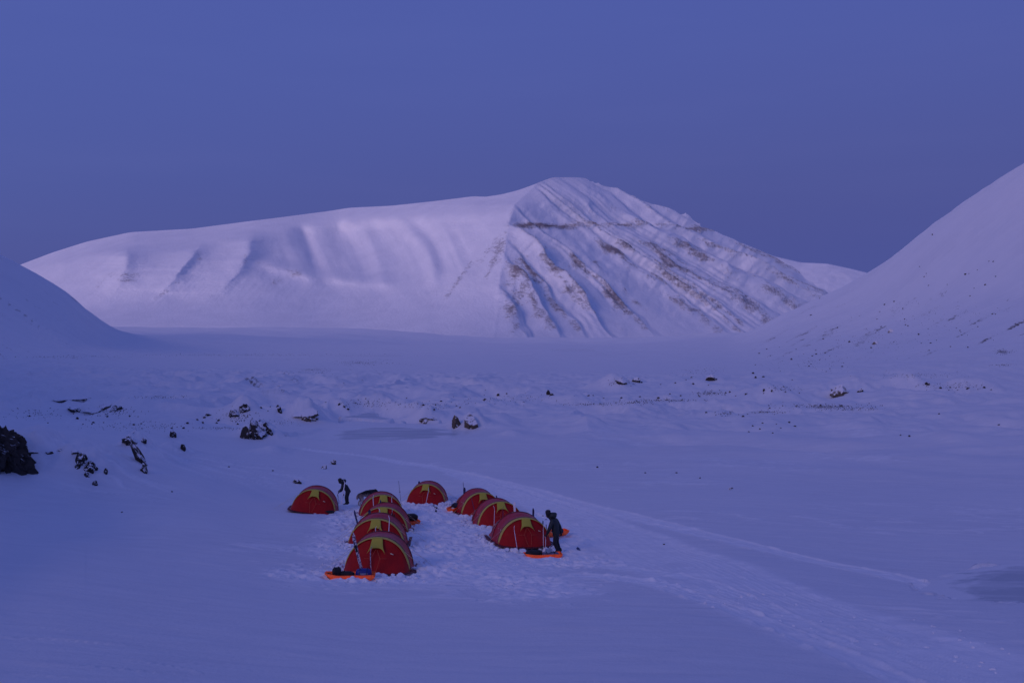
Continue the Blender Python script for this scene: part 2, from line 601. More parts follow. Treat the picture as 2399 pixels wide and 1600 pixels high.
# smooth lit drifts standing on the moraine: photo point, width px, height px, depth m
for (px, py, w, h, dy) in [(1815, 942, 120, 34, 9), (1440, 912, 95, 20, 7), (1385, 992, 60, 12, 3.5), (630, 1062, 70, 12, 3.2),
                           (2130, 905, 120, 24, 8), (2290, 915, 150, 16, 8), (1990, 900, 120, 20, 9), (300, 962, 90, 16, 5), (420, 998, 110, 18, 5),
                           (150, 938, 120, 14, 7), (490, 942, 130, 10, 8), (1195, 1022, 60, 9, 3), (1340, 945, 110, 14, 6), (1480, 950, 120, 14, 6),
                           (1110, 1002, 56, 15, 2.5), (715, 985, 60, 24, 3), (870, 945, 110, 14, 6), (1000, 990, 60, 18, 3), (600, 1022, 66, 15, 3),
                           (560, 975, 70, 18, 4), (400, 1055, 60, 16, 3), (310, 1060, 60, 20, 3), (1620, 905, 120, 14, 8), (2250, 1035, 130, 10, 6)]:
    p = on_ground(px, py)
    s = p.y / F
    W_ = window(px, w * 1.6, p.y - dy * 2.2, p.y + dy * 4)
    X_, Y_ = GX[W_], GY[W_]
    gx = (X_ - p.x) / (w * s * 0.5); gy = (Y_ - p.y - dy * 0.3) / dy
    GZ[W_] += h * s * np.exp(-np.abs(gx) ** 2.4) * np.where(gy < 0, np.exp(-(gy / 0.55) ** 2), np.exp(-(gy) ** 2)) * 1.25 * (1 + 0.35 * fbm(X_ / (w * s * 0.4), Y_ / (dy * 0.8), 2, int(px)))
for (px, py, w, h) in [(20, 1104, 240, 110), (195, 1100, 80, 30), (312, 1060, 80, 40), (594, 1029, 90, 36), (631, 1016, 40, 16), (712, 981, 90, 24), (1000, 986, 70, 13), (1068, 1000, 60, 20), (1104, 1004, 60, 30),
                     (1968, 926, 50, 9), (152, 938, 130, 10), (168, 965, 60, 12), (220, 968, 90, 12), (268, 961, 60, 11), (546, 974, 70, 13), (574, 963, 50, 13), (655, 966, 40, 10), (1456, 899, 50, 12), (1490, 895, 50, 10), (1667, 892, 60, 14), (404, 1026, 50, 14)]:
    p = on_ground(px, py)
    s = p.y / F; dy = 0.5 * w * s + 0.6
    W_ = window(px, w * 2.2, p.y - dy * 2, p.y + dy * 5)
    X_, Y_ = GX[W_], GY[W_]
    gy = (Y_ - p.y - dy * 0.75) / dy
    bumpy = 1 + 0.5 * fbm(X_ / (w * s * 0.3), Y_ / (w * s * 0.4), 3, int(px) + 7)
    GZ[W_] += 0.62 * h * s * bumpy * np.exp(-np.abs((X_ - p.x) / (w * s * 0.72)) ** 2.0) * np.where(gy < 0, np.exp(-(gy / 0.6) ** 2), np.exp(-gy ** 2 / 3.5))
# side hills : flutes down the fall line and faint terraces
hr = smooth(1600, 1900, PXG) * smooth(11.6, 12.6, KR)
hl = (1 - smooth(150, 420, PXG)) * smooth(12.3, 13.0, KR)
GZ += hr * (0.9 * fbm(GX / 60 + GY / 90, GY / 22 - GX / 30, 4, 33) + 1.8 * fbm(GX / 120, GY / 160, 3, 35) + 0.8 * fbm((GX - GY * 0.25) / 26, GY / 120, 3, 36))
GZ += hl * (0.9 * fbm(GX / 60 - GY / 80, GY / 25 + GX / 30, 4, 37) + 1.5 * fbm(GX / 90, GY / 120, 2, 39))
ter = smooth(12.2, 12.8, KR) * (1 - smooth(13.6, 14, KR)) * (1 - hr) * (1 - hl)
GZ += ter * (1.1 * fbm(GX / 90, GY / 50, 4, 41))
fl = smooth(14.3, 14.9, KR) * (1 - smooth(16.5, 17, KR))
GZ += fl * (7 * fbm(GX / 420, GY / 260, 4, 42) + 3 * fbm(GX / 120, GY / 200, 3, 40))
GZ += hr * smooth(12.6, 13.4, KR) * 2 * fbm(GX / 190, GY / 230, 3, 38)
GZ += hl * smooth(13.0, 13.6, KR) * 1.6 * fbm(GX / 150, GY / 170, 3, 34)
# grit on the hillsides, in streaks down the slope
dirt += hr * (0.30 * smooth(0.15, 0.5, fbm(GX / 26 + GY / 50, GY / 12 - GX / 16, 3, 43)) - 0.02) * (1 - 0.8 * smooth(13.1, 13.6, KR))
dirt += hl * 0.16 * smooth(0.1, 0.5, fbm(GX / 26, GY / 14, 3, 45))
dirt += ter * (0.42 * smooth(0.25, 0.5, fbm(GX / 40, GY / 60, 3, 47)) * (1 - smooth(13.2, 13.6, KR)))
dirt += mor * 0.34 * smooth(0.1, 0.5, fbm(GX / 9, GY / 6, 4, 49))
kc = slice(int(np.searchsorted(kk, 6.0)), None)
rows_ = HY - GZ / GY * F
dn = np.zeros_like(GX); dn[kc] = 0.75 + 0.5 * fbm(GX[kc] / 2.5, GY[kc] / 3.5, 3, 53)
stk = fbm((PXG[kc] - (rows_[kc] - 840) * 1.2) / 7.0, rows_[kc] / 90.0, 3, 55)
dirt[kc] += 0.55 * smooth(0.15, 0.5, stk) * smooth(500, 620, PXG[kc]) * (1 - smooth(860, 960, PXG[kc])) * smooth(838, 850, rows_[kc]) * (1 - smooth(890, 935, rows_[kc]))
stk = fbm((rows_[kc] + PXG[kc] * 0.5) / 7.0, PXG[kc] / 70.0, 4, 57)
dirt[kc] += 0.5 * hr[kc] * smooth(0.12, 0.5, stk) * smooth(640, 720, rows_[kc]) * (1 - smooth(870, 900, rows_[kc]))
stk = fbm((rows_[kc] - PXG[kc] * 0.62) / 6.0, PXG[kc] / 80.0, 4, 58)
dirt[kc] += 0.46 * hl[kc] * smooth(0.15, 0.5, stk)
# bare grit patches : photo point, half width px, half height px, strength
for (px, py, w, h, st) in [(1925, 953, 130, 6, .75), (1660, 922, 55, 7, .7), (1560, 938, 90, 3, .7), (1380, 947, 70, 3, .65), (2350, 824, 28, 9, .75),
                           (2350, 856, 30, 3, .6), (1600, 945, 110, 3, .5), (735, 865, 50, 6, .62), (850, 850, 60, 5, .66), (900, 843, 50, 3, .64),
                           (1700, 968, 25, 4, .6), (1800, 965, 30, 3, .5), (250, 957, 50, 8, .7), (160, 931, 36, 5, .95), (300, 1000, 60, 6, .45),
                           (420, 985, 90, 8, .4), (560, 955, 20, 8, .6), (520, 1003, 60, 3, .6), (100, 980, 60, 6, .4), (1880, 925, 26, 5, .5),
                           (1460, 897, 30, 8, .5), (1620, 868, 30, 4, .5), (2200, 905, 90, 5, .4), (2060, 882, 40, 4, .4), (560, 832, 300, 2, .58)]:
    cs = slice(*np.searchsorted(colpx, [px - 2.5 * w, px + 2.5 * w]))
    dirt[kc, cs] = np.maximum(dirt[kc, cs], st * np.exp(-((PXG[kc, cs] - px) / w) ** 2 - ((rows_[kc, cs] - py) / h) ** 2) * dn[kc, cs])

# ---- trodden snow in the camp
def seg_dist(PX, PY, a, b):
    d = b - a; L2 = float(d @ d) + 1e-9
    t = np.clip(((PX - a[0]) * d[0] + (PY - a[1]) * d[1]) / L2, 0, 1)
    cx = a[0] + t * d[0]; cy = a[1] + t * d[1]
    side = (PX - a[0]) * d[1] - (PY - a[1]) * d[0]
    return np.hypot(PX - cx, PY - cy), np.sign(side)


rsel = np.nonzero((kk > 1.4) & (kk < 9.2))[0]
r0, r1 = rsel[0], rsel[-1] + 1
sx = GX[r0:r1]; sy = GY[r0:r1]


def line_field(pts):
    best = np.full(sx.shape, 1e9); sgn = np.zeros(sx.shape)
    W = [on_ground(*p) for p in pts]
    W = [np.array([w.x, w.y]) for w in W]
    for a, b in zip(W[:-1], W[1:]):
        d, s = seg_dist(sx, sy, a, b)
        m = d < best
        best = np.where(m, d, best); sgn = np.where(m, s, sgn)
    return best * np.where(sgn == 0, 1, sgn)


dcamp = np.full(sx.shape, 1e9)
for pts, wdt in [([(1060, 1330), (1040, 1250), (1010, 1205)], 3.4), ([(1190, 1330), (1120, 1260), (1070, 1215)], 2.3), ([(800, 1350), (890, 1352), (1060, 1340), (1200, 1310), (1330, 1310)], 2.0),
                 ([(790, 1300), (800, 1260), (830, 1225), (835, 1200), (800, 1192), (960, 1195), (1060, 1195)], 1.3), ([(1310, 1310), (1300, 1260), (1250, 1210)], 1.5), ([(1150, 1345), (1290, 1380)], 1.8)]:
    dcamp = np.minimum(dcamp, np.abs(line_field(pts)) / wdt)
dcamp = dcamp + 0.35 * fbm(sx / 2.2, sy / 2.2, 3, 60)
tm = 1 - smooth(0.45, 1.35, dcamp)
d1, rn1 = worley(sx / 0.42, sy / 0.42, 61)
d2, rn2 = worley(sx / 0.85, sy / 0.85, 67)
foot = -0.12 * (1 - smooth(0.18, 0.42, d1)) * (rn1 > 0.35) + 0.05 * smooth(0.35, 0.7, d1)
rough = foot - 0.07 * (1 - smooth(0.12, 0.4, d2)) + 0.05 * fbm(sx / 0.3, sy / 0.3, 3, 71) + 0.05 * fbm(sx / 1.3, sy / 1.3, 2, 72)
lump = smooth(0.35, 0.6, fbm(sx / 0.45, sy / 0.45, 2, 73))
vary = 0.35 + 0.65 * smooth(-0.35, 0.35, fbm(sx / 2.6, sy / 2.6, 3, 77))
dz = tm * vary * (rough + 0.06 * lump)
pk = tm * (0.55 + 0.38 * lump + 0.25 * smooth(0.1, 0.6, d1))
# scattered thrown lumps at the rim of the trodden snow
rim = smooth(1.9, 1.0, dcamp) * (1 - tm)
ln2 = smooth(0.42, 0.6, fbm(sx / 0.5, sy / 0.35, 2, 75))
dz += rim * 0.05 * ln2; pk += rim * 0.55 * ln2

# ---- the ski and sledge trail
TRA = [(700, 1050), (860, 1068), (1000, 1092), (1120, 1118), (1260, 1152), (1420, 1196), (1560, 1228), (1700, 1262), (1900, 1312), (2060, 1342), (2200, 1372), (2399, 1402), (2460, 1410)]
TRB = [(1080, 1112), (1200, 1150), (1330, 1200), (1460, 1258), (1600, 1320), (1760, 1390), (1920, 1452), (2080, 1510), (2260, 1570), (2460, 1640)]
TRC = [(1340, 1345), (1460, 1356), (1560, 1372), (1650, 1402), (1760, 1442), (1880, 1488), (2000, 1540), (2120, 1595), (2180, 1625)]
TRD = [(1345, 1320), (1440, 1328), (1545, 1340), (1650, 1362), (1800, 1425), (1950, 1490)]
trail = np.zeros(sx.shape)
brk = fbm(sx / 2.5, sy / 2.5, 3, 80)
for pts, wdt, grooves, amp in [(TRA, 0.62, 3, 1.0), (TRB, 1.9, 9, 0.8), (TRC, 0.5, 2, 0.9), (TRD, 0.5, 2, 0.7)]:
    ld = line_field(pts)
    if pts is TRB:   # the main trail widens towards us
        wloc = wdt * (0.55 + 0.6 * smooth(60, 25, sy))
    else:
        wloc = wdt
    q = ld / wloc + 0.12 * fbm(sx / 3, sy / 3, 2, 81)
    inside = 1 - smooth(0.8, 1.15, np.abs(q))
    g = np.cos(q * math.pi * grooves + 2.2 * fbm(sx / 8, sy / 8, 2, 82))
    fine = fbm(sx / 0.35, sy / 0.35, 2, 83)
    keep = smooth(-0.75, -0.1, brk + 0.25)
    g2 = np.cos(q * math.pi * grooves * 1.7 + 5.0 * fbm(sx / 5, sy / 5, 2, 85) + 1.5 * fbm(sx / 16, sy / 16, 2, 87))
    thin = smooth(0.55, 0.95, g2) * smooth(-0.2, 0.3, fbm(sx / 1.8, sy / 3.5, 3, 86))
    dz += amp * inside * keep * (-0.04 + 0.006 * g + 0.022 * thin + 0.02 * fine)
    edge = np.exp(-((np.abs(q) - 1.05) / 0.16) ** 2)
    clod = smooth(0.1, 0.5, fbm(sx / 0.4, sy / 0.4, 2, 84))
    dz += amp * edge * keep * (0.015 + 0.035 * clod)
    pk = np.maximum(pk, keep * (inside * (0.64 + 0.03 * g + 0.55 * thin + 0.28 * fine) + edge * (0.35 + 0.45 * clod)))
    trail = np.maximum(trail, inside * keep)
GZ[r0:r1] += dz
pack[r0:r1] = np.clip(pack[r0:r1] + pk, 0, 1)
# flatten under the sledges and tents is left to the heaped snow round them

# ---- frozen ponds
reg = np.zeros(GX.shape, int)                # 0 ground 1 trail 2 left hill 3 right hill 4, 5 ponds
icea = np.zeros_like(GX)
rows_ = HY - GZ / GY * F
for i, (px, py, w, h) in enumerate([(905, 1014, 200, 13), (2420, 1372, 240, 34)]):
    wig = 0.55 * fbm(PXG / 70.0, rows_ / 5.0, 4, 90 + i)
    e = ((PXG - px) / w) ** 2 + ((rows_ - py) / h) ** 2 + wig
    if i == 0:
        e = e + 0.35 * ((PXG - px) / w) * ((rows_ - py) / h)
    pl = on_ground(px if i == 0 else 2300, py, 2.5)
    m = (e < 1) & (KR > 2.5) & (KR < 9.8)
    k = smooth(1.5, 0.95, e) * (KR > 2.5) * (KR < 9.8)
    GZ = GZ * (1 - k) + k * (pl.z - 0.05)
    reg[m] = 4 + i
    icea = np.maximum(icea, smooth(1.0, 0.3, e) * m)
reg[(hl > 0.5) & (reg == 0)] = 2
reg[(hr > 0.5) & (reg == 0)] = 3
tr_full = np.zeros(GX.shape, bool); tr_full[r0:r1] = trail > 0.5
reg[tr_full & (reg == 0)] = 1
NRM = grid_normals(GX, GY, GZ)
freg = reg[:-1, :-1]
ATT = {'pack': np.clip(pack, 0, 1), 'dirt': dirt, 'ice': icea}
for rid, nm, mt in [(0, 'snow_ground', 'snow'), (1, 'ski_trail', 'snow'), (2, 'hillside_left', 'snow_far'), (3, 'hillside_right', 'snow_far'), (4, 'frozen_pond', 'ice'), (5, 'frozen_pond', 'ice')]:
    me = grid_mesh(nm, GX, GY, GZ, freg == rid, ATT, NRM, (M[mt],))
    o = bpy.data.objects.new(nm, me); COL.objects.link(o); tag(o, kind='structure')
# the slope the photographer stands on: unseen behind the camera, raised on the left to shade the near ground
azb = np.linspace(-math.atan(-U[0]), -2 * math.pi + math.atan(U[-1]), 90)
rb = np.geomspace(3.3, 1600, 64)
AZ, RB = np.meshgrid(azb, rb, indexing='xy')
cosb = math.cos(azb[0])
zl = np.interp(RB * cosb, GY[:, 0], GZ[:, 0]); zr = np.interp(RB * cosb, GY[:, -1], GZ[:, -1])
zh = pchip([3, 10, 30, 60, 110, 250, 500, 900, 1600], [-2.2, -1.6, 6, 22, 46, 100, 185, 350, 680], rb)[:, None] + 0 * RB  # unseen left ridge, heights raised to hold the afterglow off the near ground
zk = pchip([3, 10, 30, 60, 110, 250, 500, 900], [-2.2, -1.6, 0.5, 4, 9, 22, 40, 50], rb)[:, None] + 0 * RB
dl = np.degrees(AZ)
wL = smooth(-74, -60, dl); wRr = smooth(-286, -301, dl); wK = smooth(-185, -230, dl) * (1 - wRr); wH = 1 - wL - wRr - wK
BZ = wL * zl + wRr * zr + wK * zk + wH * zh + 0.02 * RB * fbm(RB * np.sin(AZ) / 40, RB * np.cos(AZ) / 40, 3, 99) * (1 - wL) * (1 - wRr) * smooth(10, 40, RB)
BX = RB * np.sin(AZ); BY = RB * np.cos(AZ)
z_ = np.zeros_like(BX)
me = grid_mesh('shading_back_slope', BX, BY, BZ, np.ones((63, 89), bool), {'pack': z_, 'dirt': z_}, None, (M['snow'],))
tag(link('shading_back_slope', me), kind='structure')

# ================================================================== mountain
SKY = [(-700, 740), (-300, 700), (0, 640), (51, 619), (122, 592), (204, 566), (306, 544), (449, 536), (571, 520), (653, 510), (775, 494), (816, 487), (918, 482), (1020, 471), (1108, 460), (1117, 459), (1130, 462), (1173, 456), (1214, 446), (1250, 433), (1286, 419), (1311, 416), (1370, 418), (1381, 424), (1413, 438), (1449, 449), (1510, 472), (1571, 495), (1610, 504), (1622, 512), (1653, 536), (1694, 559), (1735, 576), (1800, 606), (1860, 640), (1930, 685), (2000, 740), (2100, 800), (2300, 850)]
BASE = [(-700, 772), (0, 768), (300, 762), (700, 765), (1000, 778), (1160, 793), (1420, 806), (1600, 800), (1800, 792), (2000, 790), (2100, 815), (2300, 870)]
mpx = np.linspace(-650, 2250, 980)
S_ = np.interp(mpx, *zip(*SKY)); S_s = np.convolve(np.pad(S_, 4, 'edge'), np.ones(9) / 9, 'valid')
S_ = np.where((mpx > 1340) & (mpx < 1660), S_, S_s)
S_ = S_ + 2.6 * np.maximum(0, vnoise(mpx / 4.0, mpx * 0, 5)) * (((mpx > 1372) & (mpx < 1412)) | ((mpx > 1585) & (mpx < 1640)) | ((mpx > 1730) & (mpx < 1770))) * -1
B_ = np.interp(mpx, *zip(*BASE))
tt = np.linspace(-0.12, 1.0, 300)
tt = np.concatenate([tt, [1.01, 1.02]])
T, PX = np.meshgrid(tt, mpx, indexing='ij')
Tc = np.minimum(T, 1.0)
PY = B_[None, :] + (S_ - B_)[None, :] * Tc
# right face : a plane through three points (1/Y is affine in the picture of a plane)
pts3 = np.array([[1160, 790, 1 / 3000.], [1250, 430, 1 / 4000.], [1800, 775, 1 / 4250.]])
sol = np.linalg.solve(np.column_stack([np.ones(3), pts3[:, :2]]), pts3[:, 2])
Yr = 1 / np.maximum(sol[0] + sol[1] * PX + sol[2] * PY, 1 / 6500.)
pe = np.interp(PY, [420, 440, 480, 530, 570, 690, 800], [1262, 1250, 1205, 1190, 1184, 1166, 1158])
Ye = 1 / (sol[0] + sol[1] * pe + sol[2] * PY)
Yb = pchip([-650, 0, 300, 580, 800, 1000, 1160, 2250], [3700, 3500, 3350, 3220, 3330, 3200, 3000, 2900], mpx)[None, :]
Ysk = pchip([-650, 0, 300, 580, 800, 1000, 1180, 1250, 2250], [4900, 4800, 4550, 4550, 4850, 4700, 4300, 4050, 3900], mpx)[None, :]
Tcl = np.clip(Tc, 0, 1)
Ym = Yb + (Ysk - Yb) * (0.15 * Tcl + 0.85 * Tcl ** 1.35)
Yl = Ye + (Ym - Ye) * (1 - np.exp(-np.maximum(pe - PX, 0) / 330.0)) + 22 * (1 - np.exp(-np.maximum(pe - PX, 0) / 90.0)) * smooth(0.0, 0.35, Tc)
MY = np.where(PX < pe, Yl, Yr)
# convex brow and concave foot
MY += 90 * smooth(0.82, 1.0, Tc) ** 2 - 260 * (1 - np.clip(Tc / 0.34, -1, 1)) ** 2
Lm = smooth(20, 140, pe - PX)
D = np.zeros_like(MY)
# left flank : spurs, cirque and flutes
up = lambda a, b, c, d: smooth(a, b, PY) * (1 - smooth(c, d, PY))
def spur(pts, wl_, wr_, A, wob=5, seed=0):
    """rounded spur along a crest line given from its top down; fades in at the top and out at the foot"""
    py_ = np.array([p[1] for p in pts], float); px_ = np.array([p[0] for p in pts], float)
    cx_ = np.interp(PY, py_, px_) + wob * fbm(PY / 16, PY * 0, 3, seed)
    q = PX - cx_
    prof = np.where(q < 0, np.exp(-np.sqrt((q / wl_) ** 2 + 0.02)), np.exp(-np.sqrt((q / wr_) ** 2 + 0.02)))
    return A * prof * smooth(py_[0], py_[0] + 35, PY) * (1 - smooth(py_[-1] - 150, py_[-1], PY))
D -= spur([(592, 532), (580, 600), (548, 650), (470, 735)], 90, 42, 210, 6, 141)
D -= spur([(478, 560), (446, 605), (402, 660), (340, 735)], 80, 34, 230, 5, 142)
D -= spur([(297, 568), (296, 620), (268, 680), (240, 730)], 60, 46, 260, 4, 143)
D -= spur([(155, 585), (145, 640), (125, 700)], 60, 40, 90, 4, 144)
D -= spur([(590, 600), (640, 618), (720, 640), (830, 662), (900, 690)], 120, 120, 0, 0, 0)
D += 190 * gauss(PX - 850, 230) * gauss(PY - 572, 80)
D += 20 * fbm((PX - (PY - 500) * 0.45) / 46 + 3, PY / 190, 3, 103) * smooth(600, 700, PX) * (1 - smooth(1060, 1160, PX)) * up(485, 530, 610, 680)
wq = PX - (PY - 500) * 0.45 + 34 * fbm(PX / 120, PY / 120, 2, 106)
D += (24 * np.sin(wq / 108 * 2 * math.pi) + 10 * np.sin(wq / 61 * 2 * math.pi + 1) + 30 * fbm(wq / 90, PY / 260, 2, 104)) * smooth(580, 700, PX) * (1 - smooth(1000, 1150, PX)) * up(485, 540, 620, 690)
# lower lip of the cirque and the apron below it
lip = PY - np.interp(PX, [580, 640, 720, 830, 950, 1100], [612, 622, 642, 656, 664, 668])
D -= 60 * np.exp(-(lip / 16.0) ** 2) * smooth(590, 650, PX) * (1 - smooth(850, 980, PX))
D += Lm * 9 * fbm((PX + (PY - 600) * 0.95) / 38, PY / 170, 4, 105) * smooth(590, 660, PY)
D += Lm * 30 * fbm(PX / 150, PY / 90, 3, 107)
# right face : ribs fanning down to the right
dd = PY - 530
ga, gb = 0.95, np.where(dd > 0, 0.0030, 0.0015)
wx = PX + 5 * fbm(PX / 60, PY / 60, 3, 111) + 2.0 * fbm(PX / 14, PY / 14, 2, 112)
p0 = (wx - dd * ga + dd * gb * 1205) / np.maximum(1 + dd * gb, 0.4)
pw = pe + 6 * fbm(PY / 24, PY * 0, 3, 101) + 2 * fbm(PY / 7, PY * 0, 2, 102)
Rm = smooth(-10, 38, PX - pw)
ph = p0 / 46.0 + 0.75 * vnoise(p0 / 74, p0 * 0, 151) + 0.30 * vnoise(p0 / 31, p0 * 0 + 4, 152) + 0.14 * fbm(PX / 45, PY / 45, 2, 153)
fi = np.floor(ph).astype(np.int64); fr = ph - fi
rib = np.where(fr < 0.64, (fr / 0.64) ** 1.25, ((1 - fr) / 0.36) ** 1.1)     # gentle left side, steep right side
hgt = (0.30 + 1.15 * _hash(fi, 0 * fi, 5)) * (0.8 + 0.5 * fbm(p0 / 60, PY / 70, 2, 154))
amp = np.interp(PY, [410, 440, 500, 522, 540, 600, 680, 740, 780, 805], [4, 16, 36, 44, 34, 46, 54, 36, 18, 6])
ND = Rm * amp * hgt * rib
ph2 = ph * 3.0 + 0.35 * np.sin(p0 / 9.0); fr2 = np.abs((ph2 - np.floor(ph2)) * 2 - 1)
ND += Rm * 0.16 * amp * fr2 * (0.6 + 1.2 * fbm(PX / 40, PY / 40, 2, 145))
# cliff band
cl = np.interp(PX, [1150, 1500, 1640], [528, 530, 538]) + 3 * fbm(PX / 30, PX * 0, 2, 113)
band = np.exp(-((PY - cl) / 9.0) ** 2)
ND -= Rm * 14 * smooth(5, -8, PY - cl) * smooth(-70, -10, PY - cl)
ND += Rm * band * 6 * fbm(PX / 12, PY / 2.2, 3, 115)
# general relief
D += (0.45 + 0.35 * Rm) * 7 * fbm(PX / 16, PY / 16, 4, 117) * smooth(0, 0.1, Tc) * (1 - 0.7 * smooth(0.93, 1, Tc))
MY = MY + D * smooth(0.0, 0.30, Tc) * (1 - smooth(0.80, 1.0, Tc))
MX = (PX - CX) / F * MY
MZ = -(PY - HY) / F * MY
nr_ = np.array([-sol[1] * F, -(sol[0] + CX * sol[1] + HY * sol[2]), sol[2] * F]); nr_ /= np.linalg.norm(nr_)
if nr_[1] > 0: nr_ = -nr_
MX = MX + nr_[0] * ND; MY = MY + nr_[1] * ND; MZ = MZ + nr_[2] * ND * 0.7
back = T > 1.0
MY2 = MY + np.where(back, (T - 1) * 45000, 0)
MX = np.where(back, MX / MY * MY2, MX)
MZ = np.where(back, MZ - (T - 1) * 30000, MZ); MY = MY2
# bare rock
rk = np.zeros_like(MY)
steep = smooth(0.22, 0.50, fr + 0.2 * fbm(PX / 24, PY / 24, 3, 147)) * (1 - smooth(0.60, 0.70, fr)) + 0.4 * smooth(0.62, 0.68, fr) * (1 - smooth(0.72, 0.95, fr))
wleft = smooth(1900, 1250, PX)
n_ = fbm(PX / 60, PY / 45, 3, 121)
rk += Rm * np.clip(steep, 0, 1) * (0.40 + 0.30 * wleft) * up(548, 590, 690, 765) * np.clip(0.62 + 1.0 * n_ + 1.7 * fbm(p0 / 11, PY / 48, 3, 128), 0, 1.4)
rk += Rm * band * (0.70 + 0.50 * smooth(1420, 1240, PX) + 0.5 * fbm(PX / 22, PY / 8, 3, 123))
rk += Rm * 0.30 * np.clip(steep, 0, 1) * up(460, 490, 505, 520)
rk += Rm * 0.50 * smooth(70, 10, PX - pe - 10) * up(590, 640, 715, 745) * (0.7 + fbm(PX / 14, PY / 40, 3, 125))
rk += Rm * 0.55 * np.clip(steep, 0, 1) * up(700, 735, 775, 803) * (0.6 + fbm(PX / 18, PY / 14, 3, 127))
rk += 0.52 * gauss((PX - (1100 - (PY - 620) * 0.70)), 9) * up(590, 625, 690, 715) + 0.40 * gauss((PX - (1135 - (PY - 600) * 0.62)), 11) * up(540, 565, 620, 650)
rk += 0.50 * gauss((PX - (1160 - (PY - 600) * 0.42)), 10) * up(545, 580, 640, 675)
rk += 0.30 * smooth(30, 0, pe - PX) * (PX < pe) * up(470, 500, 600, 650)
rk += 0.50 * gauss(PX - 296, 28) * up(628, 645, 655, 668) + 0.36 * asym(PX - 576, 14, 8) * up(585, 600, 615, 630)
rk += 0.36 * asym(PX - 468, 14, 8) * up(575, 590, 610, 630) + 0.26 * gauss(PX - 340, 22) * up(610, 620, 640, 660)
for (x0, y0, x1, y1, s) in [(420, 660, 365, 700, .34), (560, 660, 490, 695, .28), (650, 650, 590, 700, .24), (600, 615, 700, 640, .30), (700, 640, 640, 665, .26), (260, 640, 220, 680, .28), (140, 640, 110, 660, .22)]:
    d, _s = seg_dist(PX, PY, np.array([x0, y0], float), np.array([x1, y1], float))
    rk += s * gauss(d, 9)
rk += 0.05 * (1 - smooth(0.1, 0.3, Tc))
rk = rk * 0.90 + Rm * 0.17 * up(545, 600, 700, 780)
me = grid_mesh('mountain', MX, MY, MZ, np.ones((T.shape[0] - 1, T.shape[1] - 1), bool), {'rock': rk}, None, (M['mountain'],))
tag(link('mountain', me), kind='structure')

# far ridge seen past the right shoulder of the mountain
fpx = np.linspace(1560, 2700, 300)
fs = np.interp(fpx, [1560, 1735, 1774, 1816, 1877, 1939, 1990, 2031, 2092, 2200, 2400, 2700], [560, 577, 584, 600, 614, 617, 628, 638, 663, 700, 740, 790])
ft = np.linspace(0, 1.03, 90)
T2, P2 = np.meshgrid(ft, fpx, indexing='ij')
tc2 = np.minimum(T2, 1)
Q2 = 800 + (fs[None, :] - 800) * tc2
FY = 5200 + 1700 * tc2 + 60 * fbm(P2 / 60, Q2 / 30, 4, 131) * (1 - smooth(.9, 1, tc2)) + 26 * np.sin((P2 * 0.5 - Q2 * 1.3) / 7) * gauss(P2 - 1830, 45) * gauss(Q2 - 620, 22)
FX = (P2 - CX) / F * FY; FZ = -(Q2 - HY) / F * FY
FY = FY + np.where(T2 > 1, (T2 - 1) * 20000, 0); FZ = FZ - np.where(T2 > 1, (T2 - 1) * 9000, 0)
me = grid_mesh('far_ridge', FX, FY, FZ, np.ones((89, 299), bool), {'rock': 0.1 * fbm(P2 / 30, Q2 / 20, 3, 133)}, None, (M['mountain'],))
tag(link('far_ridge', me), kind='structure')

# ================================================================== rocks
def rock_me(seed, lev=3, jag=0.6, cuts=7, crag=0.0):
    bm = bmesh.new()
    bmesh.ops.create_icosphere(bm, subdivisions=lev, radius=1.0)
    rr = random.Random(seed)
    planes = []
    for _ in range(cuts):
        n = Vector((rr.uniform(-1, 1), rr.uniform(-1, 1), rr.uniform(-0.6, 1))).normalized()
        planes.append((n, rr.uniform(0.55, 0.85)))
    offv = Vector((seed * 3.1, seed * 1.7, seed * 0.9))
    for v in bm.verts:
        p = v.co.copy()
        p *= 1 + jag * mnoise.noise(p * 1.3 + offv) + 0.5 * jag * mnoise.noise(p * 3.4 + offv) + 0.25 * jag * mnoise.noise(p * 8 + offv)
        for n, d in planes:
            e = p.dot(n) - d
            if e > 0:
                p -= n * e * 0.92
        if crag:
            for fq, am in ((2.0, 1.0), (4.5, 0.6), (10.0, 0.35)):
                p *= 1 + crag * am * (0.5 - abs(mnoise.noise(Vector((p.x * fq, p.y * fq, p.z * fq * 0.5)) + offv)) * 2)
        v.co = p
    me = bpy.data.meshes.new('rock')
    bm.to_mesh(me); bm.free()
    return me


ROCK_BANK = [rock_me(40 + i, 2, 0.4, 7) for i in range(8)]


def put_rock(px, py, w, h, mat, label, group=None, lev=3, tilt=0.0, deep=0.8, seed=None, name='rock', bury=0.30, cat='rock', crag=0.06):
    p = on_ground(px, py)
    s = p.y / F
    me = rock_me(seed if seed is not None else int(px * 7 + py), lev, crag=crag)
    W = w * s * 1.12; H = h * s * 0.86
    D_ = W * deep
    Rm_ = Matrix.Rotation(R(tilt), 4, 'Y') @ Matrix.Diagonal((W * 0.62, D_ * 0.62, H * (0.62 + bury), 1))
    me.transform(Rm_)
    o = link(name, me, M[mat], None, smooth=False)
    o.location = (p.x, p.y + D_ * 0.3, p.z + H * (0.5 - bury))
    tag(o, label, cat, group)
    return o


